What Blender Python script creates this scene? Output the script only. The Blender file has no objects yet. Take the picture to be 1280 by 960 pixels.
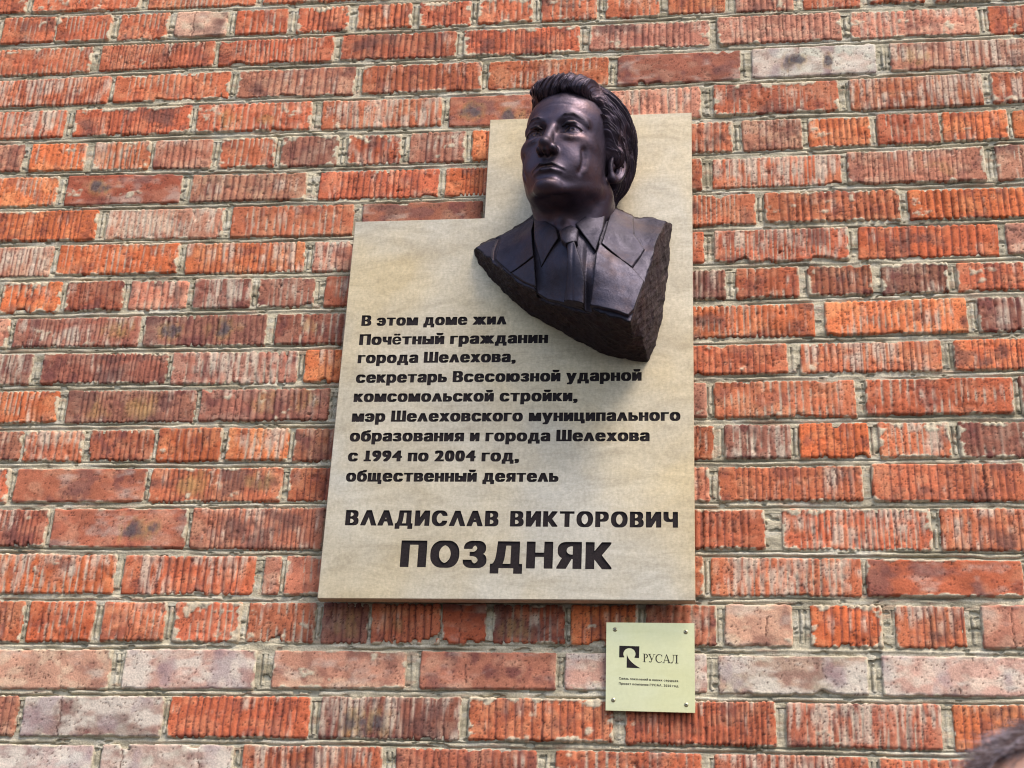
import bpy, math, random
import numpy as np
from mathutils import Matrix, Vector

S = bpy.context.scene
C = S.collection

# ---------------------------------------------------------------- camera, sky, sun, exposure
cam_d = bpy.data.cameras.new("camera")
cam = bpy.data.objects.new("camera", cam_d); C.objects.link(cam); S.camera = cam
cam_d.sensor_width = 36.0
cam_d.lens = 36.0 * 1893.92 / 1280
cam_d.clip_start = 0.05; cam_d.clip_end = 3000
yaw, pit, rol = 0.14373092, 0.43190863, -0.04757142
Rz = np.array([[math.cos(yaw), -math.sin(yaw), 0], [math.sin(yaw), math.cos(yaw), 0], [0, 0, 1]])
Rx = np.array([[1, 0, 0], [0, math.cos(pit), -math.sin(pit)], [0, math.sin(pit), math.cos(pit)]])
Ry = np.array([[math.cos(rol), 0, math.sin(rol)], [0, 1, 0], [-math.sin(rol), 0, math.cos(rol)]])
RC = Rz @ Rx @ Ry
mw = Matrix.Identity(4)
for i in range(3):
    mw[i][0] = RC[i, 0]; mw[i][1] = RC[i, 2]; mw[i][2] = -RC[i, 1]
mw[0][3], mw[1][3], mw[2][3] = 0.0, -2.52671, 3.70 - 2.08490
cam.matrix_world = mw
cam_d.dof.use_dof = True; cam_d.dof.focus_distance = 2.72; cam_d.dof.aperture_fstop = 11.0

SUN_EL, SUN_AZ = math.radians(57), math.radians(42)      # azimuth measured from the wall's normal towards the right
sd = Vector((math.sin(SUN_AZ) * math.cos(SUN_EL), -math.cos(SUN_AZ) * math.cos(SUN_EL), math.sin(SUN_EL)))
W = bpy.data.worlds.new("World"); S.world = W; W.use_nodes = True
wn = W.node_tree.nodes; wl = W.node_tree.links
sky = wn.new("ShaderNodeTexSky"); sky.sky_type = 'NISHITA'; sky.sun_disc = False
sky.sun_elevation = SUN_EL
sky.sun_rotation = math.atan2(sd.x, sd.y)
sky.air_density = 1.0; sky.dust_density = 3.0; sky.ozone_density = 1.0
bg = wn["Background"]; bg.inputs[1].default_value = 0.11
wl.new(sky.outputs[0], bg.inputs[0])
sun_d = bpy.data.lights.new("sun", 'SUN'); sun = bpy.data.objects.new("sun", sun_d); C.objects.link(sun)
sun_d.energy = 1.6; sun_d.angle = math.radians(22); sun_d.color = (1.0, 0.91, 0.80)
sun.rotation_euler = sd.to_track_quat('Z', 'Y').to_euler()
S.view_settings.view_transform = 'Standard'; S.view_settings.look = 'None'
S.cycles.pixel_filter_type = 'BLACKMAN_HARRIS'; S.cycles.filter_width = 1.1
S.view_settings.exposure = 1.28; S.view_settings.gamma = 1.0

# ---------------------------------------------------------------- helpers
def tag(o, label=None, cat=None, group=None, kind=None):
    if label: o['label'] = label
    if cat: o['category'] = cat
    if group: o['group'] = group
    if kind: o['kind'] = kind
    return o

def empty(name, loc, label, cat, group=None):
    o = bpy.data.objects.new(name, None); C.objects.link(o); o.location = loc
    o.empty_display_size = 0.05
    return tag(o, label, cat, group)

def mesh_obj(name, V, F, mat, parent=None, smooth=True, col=None, attrs=None):
    """V (n,3) metres in world space, F (m,k) quads/tris"""
    V = np.asarray(V, np.float32); F = np.asarray(F, np.int32)
    off = np.zeros(3)
    if parent is not None:
        off = np.array(parent.location) if parent.parent is None else np.array(parent.location) + np.array(parent.parent.location)
    me = bpy.data.meshes.new(name)
    me.vertices.add(len(V)); me.vertices.foreach_set("co", (V - off).astype(np.float32).ravel())
    k = F.shape[1]
    me.loops.add(F.size); me.loops.foreach_set("vertex_index", F.ravel())
    me.polygons.add(len(F))
    me.polygons.foreach_set("loop_start", np.arange(0, F.size, k, dtype=np.int32))
    me.polygons.foreach_set("use_smooth", np.full(len(F), smooth))
    me.update(calc_edges=True)
    if col is not None:
        a = me.color_attributes.new("Col", 'FLOAT_COLOR', 'POINT')
        c4 = np.ones((len(V), 4), np.float32); c4[:, :3] = col
        a.data.foreach_set("color", c4.ravel())
    for n, v in (attrs or {}).items():
        a = me.attributes.new(n, 'FLOAT', 'POINT'); a.data.foreach_set("value", np.asarray(v, np.float32))
    if mat: me.materials.append(mat)
    o = bpy.data.objects.new(name, me); C.objects.link(o)
    if parent is not None: o.parent = parent
    return o

def grid_faces(nx, nz):
    i = np.arange(nx - 1)[None, :] + np.arange(nz - 1)[:, None] * nx
    return np.stack([i, i + 1, i + nx + 1, i + nx], -1).reshape(-1, 4)

def hsh(ix, iy, iz, seed):
    n = (ix.astype(np.uint32) * np.uint32(374761393) + iy.astype(np.uint32) * np.uint32(668265263)
         + iz.astype(np.uint32) * np.uint32(2147483647 - 18) + np.uint32(seed) * np.uint32(974634777))
    n = (n ^ (n >> np.uint32(13))) * np.uint32(1274126177)
    n = n ^ (n >> np.uint32(16)); n = n * np.uint32(2246822519); n = n ^ (n >> np.uint32(15))
    return (n & np.uint32(0xFFFFFF)).astype(np.float32) / 16777215.0

def noise(x, y, z=None, seed=0):
    """value noise in -1..1 ; 2-D when z is None"""
    xi = np.floor(x); yi = np.floor(y); fx = (x - xi); fy = (y - yi)
    fx = fx * fx * (3 - 2 * fx); fy = fy * fy * (3 - 2 * fy)
    xi = xi.astype(np.int64); yi = yi.astype(np.int64)
    if z is None:
        o = np.zeros_like(xi)
        a = hsh(xi, yi, o, seed); b = hsh(xi + 1, yi, o, seed); c = hsh(xi, yi + 1, o, seed); d = hsh(xi + 1, yi + 1, o, seed)
        return ((a * (1 - fx) + b * fx) * (1 - fy) + (c * (1 - fx) + d * fx) * fy) * 2 - 1
    zi = np.floor(z); fz = z - zi; fz = fz * fz * (3 - 2 * fz); zi = zi.astype(np.int64)
    r = 0
    for k in (0, 1):
        zz = zi + k
        a = hsh(xi, yi, zz, seed); b = hsh(xi + 1, yi, zz, seed); c = hsh(xi, yi + 1, zz, seed); d = hsh(xi + 1, yi + 1, zz, seed)
        r = r + ((a * (1 - fx) + b * fx) * (1 - fy) + (c * (1 - fx) + d * fx) * fy) * (fz if k else 1 - fz)
    return r * 2 - 1

def fbm(x, y, z=None, seed=0, oct=3):
    r = 0; a = 1.0; t = 0
    for o in range(oct):
        r = r + a * noise(x * 2 ** o, y * 2 ** o, None if z is None else z * 2 ** o, seed + o * 17); t += a; a *= 0.5
    return r / t

def ss(a, b, x):
    t = np.clip((x - a) / (b - a), 0, 1); return t * t * (3 - 2 * t)

def mix(a, b, t): return a * (1 - t) + b * t

# ---------------------------------------------------------------- materials
def new_mat(name):
    m = bpy.data.materials.new(name); m.use_nodes = True
    return m, m.node_tree.nodes, m.node_tree.links, m.node_tree.nodes["Principled BSDF"]

def nz(N, L, scale, detail=4, rough=0.6, vec=None, dist=0.0):
    t = N.new("ShaderNodeTexNoise"); t.inputs["Scale"].default_value = scale
    t.inputs["Detail"].default_value = detail; t.inputs["Roughness"].default_value = rough; t.inputs["Distortion"].default_value = dist
    if vec is not None: L.new(vec, t.inputs["Vector"])
    return t

def ramp(N, L, src, pts):
    r = N.new("ShaderNodeValToRGB"); L.new(src, r.inputs[0])
    while len(r.color_ramp.elements) < len(pts): r.color_ramp.elements.new(0.5)
    for e, (p, c) in zip(r.color_ramp.elements, pts):
        e.position = p; e.color = (*c, 1) if len(c) == 3 else c
    return r

def mixc(N, L, a, b, f, mode='MIX'):
    m = N.new("ShaderNodeMix"); m.data_type = 'RGBA'; m.blend_type = mode
    for s, v in ((m.inputs[6], a), (m.inputs[7], b), (m.inputs[0], f)):
        if hasattr(v, "links"): L.new(v, s)
        else: s.default_value = (*v, 1) if isinstance(v, tuple) else v
    return m.outputs[2]

def bump(N, L, bsdf, src, strength, dist):
    b = N.new("ShaderNodeBump"); b.inputs["Strength"].default_value = strength; b.inputs["Distance"].default_value = dist
    L.new(src, b.inputs["Height"]); L.new(b.outputs[0], bsdf.inputs["Normal"])
    return b

def geo_pos(N, L, scale=(1, 1, 1)):
    g = N.new("ShaderNodeNewGeometry"); m = N.new("ShaderNodeMapping"); m.inputs["Scale"].default_value = scale
    L.new(g.outputs["Position"], m.inputs["Vector"]); return m.outputs[0]

def mat_vcol(name, rough=0.9, grain=0.25, bstr=0.5, bdist=0.0012, scale=900):
    m, N, L, B = new_mat(name)
    a = N.new("ShaderNodeVertexColor"); a.layer_name = "Col"
    p = geo_pos(N, L)
    n = nz(N, L, scale, 3, 0.7, p)
    r = ramp(N, L, n.outputs["Fac"], [(0.25, (1 - grain,) * 3), (0.75, (1 + grain,) * 3)])
    c = mixc(N, L, a.outputs[0], r.outputs[0], 1.0, 'MULTIPLY')
    L.new(c, B.inputs["Base Color"]); B.inputs["Roughness"].default_value = rough
    B.inputs["Specular IOR Level"].default_value = 0.25
    bump(N, L, B, n.outputs["Fac"], bstr, bdist)
    return m

M_brick = mat_vcol("brick clay", 0.9, 0.26, 0.6, 0.0014, 300)
def mat_ribbed():
    m, N, L, B = new_mat("ribbed brick clay")
    a = N.new("ShaderNodeVertexColor"); a.layer_name = "Col"
    v = nz(N, L, 55, 3, 0.6, geo_pos(N, L, (1.6, 1, 0.10)))
    s = nz(N, L, 12, 5, 0.7, geo_pos(N, L))
    r = ramp(N, L, v.outputs["Fac"], [(0.38, (0.45,) * 3), (0.55, (1.1,) * 3)])
    r2 = ramp(N, L, s.outputs["Fac"], [(0.35, (0.55, 0.5, 0.5)), (0.65, (1.2, 1.35, 1.4))])
    c = mixc(N, L, mixc(N, L, a.outputs[0], r.outputs[0], 0.8, 'MULTIPLY'), r2.outputs[0], 0.9, 'MULTIPLY')
    L.new(c, B.inputs["Base Color"]); B.inputs["Roughness"].default_value = 0.9
    bump(N, L, B, v.outputs["Fac"], 0.9, 0.006); return m
M_ribbed = mat_ribbed()
M_mortar = mat_vcol("mortar", 0.95, 0.28, 0.9, 0.0022, 330)

def mat_plate(name, warm, pale, metal, rough, fine=0.10, seed=0.0, gray=(0.50, 0.47, 0.40)):
    m, N, L, B = new_mat(name)
    p = geo_pos(N, L)
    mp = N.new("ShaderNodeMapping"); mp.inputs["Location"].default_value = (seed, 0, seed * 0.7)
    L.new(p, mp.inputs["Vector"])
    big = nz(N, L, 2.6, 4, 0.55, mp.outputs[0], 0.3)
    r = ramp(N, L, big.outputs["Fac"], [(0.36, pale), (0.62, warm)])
    mps = N.new("ShaderNodeMapping"); mps.inputs["Scale"].default_value = (0.55, 1, 1.6); L.new(mp.outputs[0], mps.inputs["Vector"])
    mid = nz(N, L, 13, 6, 0.72, mps.outputs[0], 0.9)
    r2 = ramp(N, L, mid.outputs["Fac"], [(0.35, (1, 1, 1)), (0.68, gray)])
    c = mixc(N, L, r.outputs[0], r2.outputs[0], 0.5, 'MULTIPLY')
    h = nz(N, L, 240, 3, 0.7, geo_pos(N, L, (0.7, 1, 1.3)))
    v = nz(N, L, 110, 3, 0.7, geo_pos(N, L, (1.5, 1, 0.7)))
    mm = N.new("ShaderNodeMath"); mm.operation = 'ADD'; L.new(h.outputs["Fac"], mm.inputs[0]); L.new(v.outputs["Fac"], mm.inputs[1])
    rr = ramp(N, L, mm.outputs[0], [(0.0, (0, 0, 0)), (1.0, (1, 1, 1))])
    mr = N.new("ShaderNodeMapRange"); mr.inputs[1].default_value = 0.7; mr.inputs[2].default_value = 1.3
    mr.inputs[3].default_value = 1 - fine; mr.inputs[4].default_value = 1 + fine
    L.new(mm.outputs[0], mr.inputs[0])
    N.remove(rr)
    vm = N.new("ShaderNodeVectorMath"); vm.operation = 'SCALE'; L.new(c, vm.inputs[0]); L.new(mr.outputs[0], vm.inputs[3])
    L.new(vm.outputs[0], B.inputs["Base Color"])
    B.inputs["Metallic"].default_value = metal; B.inputs["Roughness"].default_value = rough
    bump(N, L, B, mm.outputs[0], 0.12, 0.0006)
    return m

M_plate = mat_plate("brushed brass plate", (0.575, 0.460, 0.275), (0.52, 0.475, 0.385), 0.45, 0.5, 0.17, 3.1, (0.42, 0.38, 0.32))  # broad warm and pale tones paint reflected surroundings into the brass; gray is mottling
M_brass = mat_plate("polished brass plate", (0.70, 0.61, 0.27), (0.70, 0.64, 0.38), 0.8, 0.30, 0.03, 9.0, (0.85, 0.84, 0.75))

def mat_simple(name, col, rough=0.5, metal=0.0, var=0.15, scale=60, bstr=0.0):
    m, N, L, B = new_mat(name)
    n = nz(N, L, scale, 4, 0.6, geo_pos(N, L))
    r = ramp(N, L, n.outputs["Fac"], [(0.3, tuple(c * (1 - var) for c in col)), (0.7, tuple(c * (1 + var) for c in col))])
    L.new(r.outputs[0], B.inputs["Base Color"]); B.inputs["Roughness"].default_value = rough; B.inputs["Metallic"].default_value = metal
    if bstr: bump(N, L, B, n.outputs["Fac"], bstr, 0.003)
    return m

M_enamel = mat_simple("dark engraving enamel", (0.013, 0.008, 0.009), 0.7, 0, 0.5, 300)
M_enamel.node_tree.nodes["Principled BSDF"].inputs["Specular IOR Level"].default_value = 0.2
M_dark = mat_simple("dark screw recess", (0.02, 0.018, 0.015), 0.6)
M_spacer = mat_simple("steel spacer", (0.30, 0.29, 0.27), 0.5, 0.8)

def mat_bronze(name, rough=0.37, base=(0.050, 0.038, 0.054), wear=(0.36, 0.20, 0.11), wlim=(0.52, 0.58), bs=0.25, bd=0.0012, scale=260, metal=0.75, strands=False):
    m, N, L, B = new_mat(name)
    g = N.new("ShaderNodeNewGeometry")
    n = nz(N, L, scale, 5, 0.7, geo_pos(N, L))
    big = nz(N, L, 16, 4, 0.6, geo_pos(N, L))
    r = ramp(N, L, big.outputs["Fac"], [(0.3, base), (0.5, tuple(c * 1.5 for c in base)), (0.75, (base[0] * 2.0, base[1] * 1.5, base[2] * 1.1))])
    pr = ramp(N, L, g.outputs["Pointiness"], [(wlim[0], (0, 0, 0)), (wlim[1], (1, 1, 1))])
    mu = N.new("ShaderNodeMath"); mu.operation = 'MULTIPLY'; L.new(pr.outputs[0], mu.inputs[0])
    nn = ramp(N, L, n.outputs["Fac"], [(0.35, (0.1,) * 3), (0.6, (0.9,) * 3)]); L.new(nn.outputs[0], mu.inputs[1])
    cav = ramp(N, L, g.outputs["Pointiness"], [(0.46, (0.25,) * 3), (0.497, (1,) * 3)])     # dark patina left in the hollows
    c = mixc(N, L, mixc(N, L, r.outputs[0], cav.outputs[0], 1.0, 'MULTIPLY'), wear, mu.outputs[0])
    L.new(c, B.inputs["Base Color"]); B.inputs["Metallic"].default_value = metal
    rr = N.new("ShaderNodeMapRange"); rr.inputs[3].default_value = rough - 0.06; rr.inputs[4].default_value = rough + 0.14
    L.new(n.outputs["Fac"], rr.inputs[0]); L.new(rr.outputs[0], B.inputs["Roughness"])
    b1 = bump(N, L, B, n.outputs["Fac"], bs, bd)
    tool = nz(N, L, 55, 3, 0.6, geo_pos(N, L), 0.6)       # modelling marks left by the sculptor
    b0 = N.new("ShaderNodeBump"); b0.inputs["Strength"].default_value = 0.22; b0.inputs["Distance"].default_value = 0.004
    L.new(tool.outputs["Fac"], b0.inputs["Height"]); L.new(b0.outputs[0], b1.inputs["Normal"])
    pat = nz(N, L, 38, 5, 0.7, geo_pos(N, L, (1, 1, 0.55)), 0.4)
    pm = N.new("ShaderNodeMapRange"); pm.inputs[1].default_value = 0.35; pm.inputs[2].default_value = 0.65; pm.inputs[3].default_value = -0.05; pm.inputs[4].default_value = 0.16
    L.new(pat.outputs["Fac"], pm.inputs[0]); ad = N.new("ShaderNodeMath"); ad.operation = 'ADD'
    L.new(rr.outputs[0], ad.inputs[0]); L.new(pm.outputs[0], ad.inputs[1]); L.new(ad.outputs[0], B.inputs["Roughness"])
    if strands:
        c1, c2 = N.new("ShaderNodeAttribute"), N.new("ShaderNodeAttribute"); c1.attribute_name = "across"; c2.attribute_name = "along"
        cx = N.new("ShaderNodeCombineXYZ"); s1, s2 = N.new("ShaderNodeMath"), N.new("ShaderNodeMath")
        for s_, c_, k_ in ((s1, c1, 0.55), (s2, c2, 0.03)):
            s_.operation = 'MULTIPLY'; s_.inputs[1].default_value = k_; L.new(c_.outputs["Fac"], s_.inputs[0])
        L.new(s1.outputs[0], cx.inputs[0]); L.new(s2.outputs[0], cx.inputs[1])
        ns = nz(N, L, 1.0, 2, 0.5, cx.outputs[0])
        b2 = N.new("ShaderNodeBump"); b2.inputs["Strength"].default_value = 0.9; b2.inputs["Distance"].default_value = 0.002
        L.new(ns.outputs["Fac"], b2.inputs["Height"]); L.new(b1.outputs[0], b2.inputs["Normal"]); L.new(b2.outputs[0], B.inputs["Normal"])
    return m

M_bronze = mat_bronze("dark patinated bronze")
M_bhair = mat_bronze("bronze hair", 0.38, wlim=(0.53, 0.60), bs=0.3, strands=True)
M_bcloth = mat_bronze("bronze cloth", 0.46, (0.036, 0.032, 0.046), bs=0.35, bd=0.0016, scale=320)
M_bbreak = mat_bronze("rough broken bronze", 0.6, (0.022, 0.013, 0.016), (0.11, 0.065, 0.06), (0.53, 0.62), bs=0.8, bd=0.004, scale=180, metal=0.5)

# measured brick courses (mm), joint heights (0.1 mm)
JX = [-1.95, -1.55, -1.2, -0.9, -0.6, -0.3, 0.0, 0.3, 0.6, 0.95]
JZ = [
 [38690, 38697, 38645, 38608, 38598, 38608, 38655, 38690, 38714, 38722],
 [37865, 37872, 37820, 37783, 37773, 37783, 37830, 37865, 37889, 37897],
 [37040, 37047, 36995, 36958, 36948, 36958, 37005, 37040, 37064, 37072],
 [36184, 36191, 36178, 36168, 36167, 36174, 36197, 36212, 36222, 36229],
 [35350, 35355, 35376, 35390, 35365, 35355, 35375, 35389, 35398, 35404],
 [34529, 34537, 34535, 34529, 34498, 34489, 34526, 34559, 34591, 34599],
 [33722, 33719, 33695, 33670, 33645, 33633, 33653, 33679, 33710, 33708],
 [32896, 32897, 32847, 32793, 32789, 32790, 32797, 32840, 32904, 32905],
 [32054, 32040, 32024, 32010, 31985, 31966, 31962, 31966, 31973, 31961],
 [31240, 31228, 31197, 31162, 31161, 31160, 31159, 31157, 31153, 31143],
 [30402, 30396, 30377, 30353, 30346, 30340, 30334, 30347, 30369, 30364],
 [29541, 29552, 29558, 29560, 29559, 29559, 29558, 29587, 29628, 29638],
 [28806, 28802, 28783, 28755, 28747, 28742, 28737, 28758, 28788, 28784],
 [27984, 27990, 27977, 27950, 27955, 27966, 27977, 27993, 28009, 28014],
 [27146, 27145, 27144, 27144, 27143, 27142, 27141, 27140, 27140, 27139],
 [26379, 26372, 26361, 26347, 26336, 26327, 26318, 26325, 26337, 26330],
 [25544, 25539, 25540, 25546, 25540, 25530, 25519, 25521, 25526, 25522],
 [24695, 24681, 24666, 24648, 24643, 24643, 24643, 24619, 24591, 24579],
 [23773, 23777, 23779, 23777, 23781, 23786, 23792, 23792, 23792, 23795],
 [22848, 22859, 22877, 22920, 22927, 22918, 22929, 22930, 22930, 22940],
 [22006, 22024, 22045, 22086, 22116, 22132, 22108, 22118, 22139, 22154],
 [21178, 21188, 21201, 21245, 21268, 21274, 21268, 21256, 21249, 21258],
 [20353, 20363, 20376, 20420, 20443, 20449, 20443, 20431, 20424, 20433],
 [19528, 19538, 19551, 19595, 19618, 19624, 19618, 19606, 19599, 19608]]
COURSES = [
 [(-1954,-1703,"p"),(-1690,-1439,"n"),(-1426,-1175,"n"),(-1162,-911,"n"),(-898,-647,"d"),(-634,-383,"n"),(-370,-119,"n"),(-106,145,"d"),(158,409,"n"),(422,673,"n"),(686,937,"d")],
 [(-1745,-1489,"n"),(-1474,-1226,"n"),(-1208,-964,"n"),(-949,-701,"n"),(-688,-437,"n"),(-424,-173,"n"),(-160,91,"d"),(104,355,"n"),(368,619,"n"),(632,883,"d")],
 [(-1796,-1677,"n"),(-1664,-1545,"p"),(-1532,-1412,"n"),(-1407,-1282,"n"),(-1266,-1154,"n"),(-1138,-1021,"s"),(-1002,-887,"n"),(-867,-754,"m"),(-736,-617,"n"),(-601,-490,"mn"),(-475,-359,"m"),(-341,-225,"n"),(-207,-96,"n"),(-78,40,"n"),(60,178,"p"),(196,312,"n"),(328,439,"mn"),(458,568,"w"),(588,697,"w"),(710,829,"n")],
 [(-1841,-1590,"n"),(-1577,-1314,"mn"),(-1294,-1041,"n"),(-1029,-779,"n"),(-764,-518,"n"),(-501,-258,"mn"),(-240,7,"p"),(23,271,"p"),(288,540,"p"),(557,802,"n")],
 [(-1788,-1537,"n"),(-1524,-1261,"w"),(-1250,-995,"n"),(-980,-727,"p"),(-710,-459,"n"),(-446,-198,"n"),(-181,67,"fd"),(89,334,"gb"),(361,622,"wyp"),(635,886,"d")],
 [(-1871,-1620,"n"),(-1607,-1345,"w"),(-1325,-1071,"mn"),(-1055,-810,"y"),(-788,-537,"nw"),(-522,-272,"bf"),(-259,-11,"p"),(13,258,"m"),(279,534,"w"),(549,790,"w")],
 [(-1812,-1693,"n"),(-1680,-1561,"n"),(-1548,-1424,"p"),(-1406,-1285,"o"),(-1267,-1145,"mwn"),(-1135,-1012,"pd"),(-996,-879,"n"),(-866,-747,"dm"),(-725,-614,"wm"),(-599,-484,"p"),(-470,-353,"o"),(-337,-220,"n"),(-204,-82,"n"),(-67,48,"n"),(68,184,"p"),(196,314,"o"),(328,446,"n"),(450,573,"o"),(582,699,"o"),(712,831,"d")],
 [(-1854,-1603,"p"),(-1590,-1333,"o"),(-1314,-1067,"bf"),(-1046,-805,"p"),(-778,-533,"n"),(-520,-280,"o"),(-264,-11,"n"),(8,255,"nw"),(267,524,"yp"),(545,784,"p")],
 [(-1748,-1497,"p"),(-1484,-1233,"o"),(-1212,-967,"pw"),(-950,-699,"n"),(-681,-440,"fd"),(-424,-170,"n"),(-150,90,"n"),(107,360,"n"),(376,623,"o"),(636,887,"n")],
 [(-1827,-1576,"n"),(-1563,-1315,"pw"),(-1302,-1050,"o"),(-1034,-790,"ow"),(-774,-527,"pw"),(-511,-266,"n"),(-251,-9,"n"),(9,259,"w"),(277,533,"o"),(547,792,"p")],
 [(-1801,-1682,"n"),(-1669,-1550,"n"),(-1537,-1418,"p"),(-1405,-1282,"om"),(-1269,-1152,"nd"),(-1139,-1018,"p"),(-1006,-889,"dw"),(-876,-762,"d"),(-743,-624,"dn"),(-608,-491,"n"),(-475,-359,"n"),(-344,-221,"n"),(-206,-88,"n"),(-73,30,"dw"),(49,166,"n"),(182,300,"dn"),(316,437,"dwm"),(452,576,"n"),(589,708,"d"),(721,840,"n")],
 [(-1902,-1651,"n"),(-1638,-1376,"p"),(-1365,-1106,"dyw"),(-1096,-849,"dby"),(-832,-579,"dy"),(-563,-310,"n"),(-295,-55,"n"),(-41,192,"o"),(211,465,"o"),(484,731,"wd"),(744,995,"n")],
 [(-1834,-1583,"n"),(-1570,-1313,"dw"),(-1292,-1039,"d"),(-1028,-779,"dpw"),(-765,-519,"o"),(-504,-263,"n"),(-251,-109,"n"),(-97,140,"n"),(162,414,"nw"),(434,680,"o"),(693,944,"d")],
 [(-1773,-1522,"p"),(-1509,-1245,"o"),(-1227,-972,"dy"),(-961,-710,"dy"),(-689,-446,"n"),(-431,-246,"n"),(-231,-7,"p"),(6,258,"n"),(274,531,"n"),(544,778,"d")],
 [(-1827,-1708,"p"),(-1695,-1576,"n"),(-1563,-1444,"n"),(-1431,-1304,"dp"),(-1297,-1181,"w"),(-1168,-1042,"od"),(-1033,-910,"o"),(-899,-782,"ow"),(-770,-651,"nd"),(-639,-520,"n"),(-508,-389,"n"),(-377,-258,"n"),(-246,-118,"n"),(-106,4,"n"),(24,141,"wd"),(156,277,"o"),(294,417,"nwm"),(432,554,"dm"),(567,686,"n"),(699,818,"n")],
 [(-1836,-1585,"n"),(-1572,-1313,"n"),(-1301,-1046,"fnd"),(-1038,-785,"ny"),(-772,-525,"n"),(-513,-253,"n"),(-241,-4,"pn"),(11,262,"n"),(278,537,"n"),(550,801,"n")],
 [(-1751,-1500,"n"),(-1487,-1223,"nd"),(-1213,-955,"fbw"),(-946,-697,"np"),(-685,-440,"n"),(-428,-174,"n"),(-162,91,"n"),(120,373,"nmw"),(387,636,"wn"),(649,900,"d")],
 [(-1858,-1607,"n"),(-1594,-1343,"p"),(-1330,-1076,"ow"),(-1062,-815,"wn"),(-800,-768,"p"),(-759,-535,"pn"),(-523,-277,"n"),(-265,-16,"n"),(-5,250,"wn"),(259,516,"of"),(529,780,"n")],
 [(-1767,-1648,"n"),(-1635,-1516,"p"),(-1503,-1384,"n"),(-1371,-1236,"n"),(-1226,-1103,"o"),(-1085,-969,"n"),(-953,-831,"mn"),(-819,-696,"od"),(-683,-600,"yd"),(-594,-471,"y"),(-468,-391,"of"),(-379,-254,"yn"),(-243,-128,"oy"),(-117,4,"nd"),(18,131,"s"),(161,280,"om"),(302,416,"nw"),(441,547,"sn"),(560,679,"n"),(692,811,"d")],
 [(-1835,-1584,"n"),(-1571,-1320,"n"),(-1307,-1058,"s"),(-1033,-793,"gs"),(-763,-527,"sp"),(-502,-267,"fds"),(-252,-12,"gs"),(6,252,"sg"),(274,516,"sg"),(529,780,"d")],
 [(-1741,-1490,"p"),(-1477,-1216,"p"),(-1204,-949,"gd"),(-939,-689,"n"),(-671,-427,"dbw"),(-412,-168,"nm"),(-148,99,"n"),(116,364,"dnw"),(383,622,"o"),(635,886,"n")],
 [(-1845,-1594,"n"),(-1581,-1330,"p"),(-1317,-1065,"g"),(-1047,-814,"g"),(-797,-555,"wn"),(-532,-292,"nd"),(-262,-22,"n"),(-2,246,"nw"),(261,509,"n"),(522,773,"n")],
 [(-1750,-1631,"n"),(-1618,-1499,"n"),(-1486,-1367,"n"),(-1354,-1235,"d"),(-1222,-1103,"n"),(-1090,-971,"n"),(-958,-839,"d"),(-826,-707,"n"),(-694,-575,"n"),(-562,-443,"d"),(-430,-311,"n"),(-298,-179,"n"),(-166,-47,"d"),(-34,85,"n"),(98,217,"n"),(230,349,"d"),(362,481,"n"),(494,613,"n"),(626,745,"d")]]

# ---------------------------------------------------------------- surroundings
pav = []
gm, N, L, B = new_mat("asphalt ground")
n1 = nz(N, L, 40, 6, 0.7, geo_pos(N, L)); r1 = ramp(N, L, n1.outputs["Fac"], [(0.3, (0.045, 0.044, 0.043)), (0.7, (0.075, 0.072, 0.07))])
L.new(r1.outputs[0], B.inputs["Base Color"]); B.inputs["Roughness"].default_value = 0.9; bump(N, L, B, n1.outputs["Fac"], 0.5, 0.01)
g = mesh_obj("ground", [(-400, -400, 0), (400, -400, 0), (400, 400, 0), (-400, 400, 0)], [[0, 1, 2, 3]], gm, None, False)
tag(g, kind='structure')

# ---------------------------------------------------------------- the brick wall
wall = empty("brick_wall", (-0.45, 0.0, 0.0), "weathered red brick wall with ribbed bricks and grey green mortar joints behind the plaques", "wall")

JXA = np.array(JX) * 1000.0
JZA = np.array(JZ) * 0.1        # mm
def joint_z(j, x): return np.interp(x, JXA, JZA[j])

COL = dict(n=(.46, .124, .058), o=(.56, .142, .054), p=(.48, .19, .12), d=(.27, .098, .064), s=(.54, .29, .195), g=(.44, .30, .25), f=(.37, .105, .06))
MORT = np.array((.47, .415, .30)); CHALK = np.array((.56, .50, .42)); OCHRE = np.array((.40, .25, .09)); BURN = np.array((.075, .065, .075))

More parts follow.
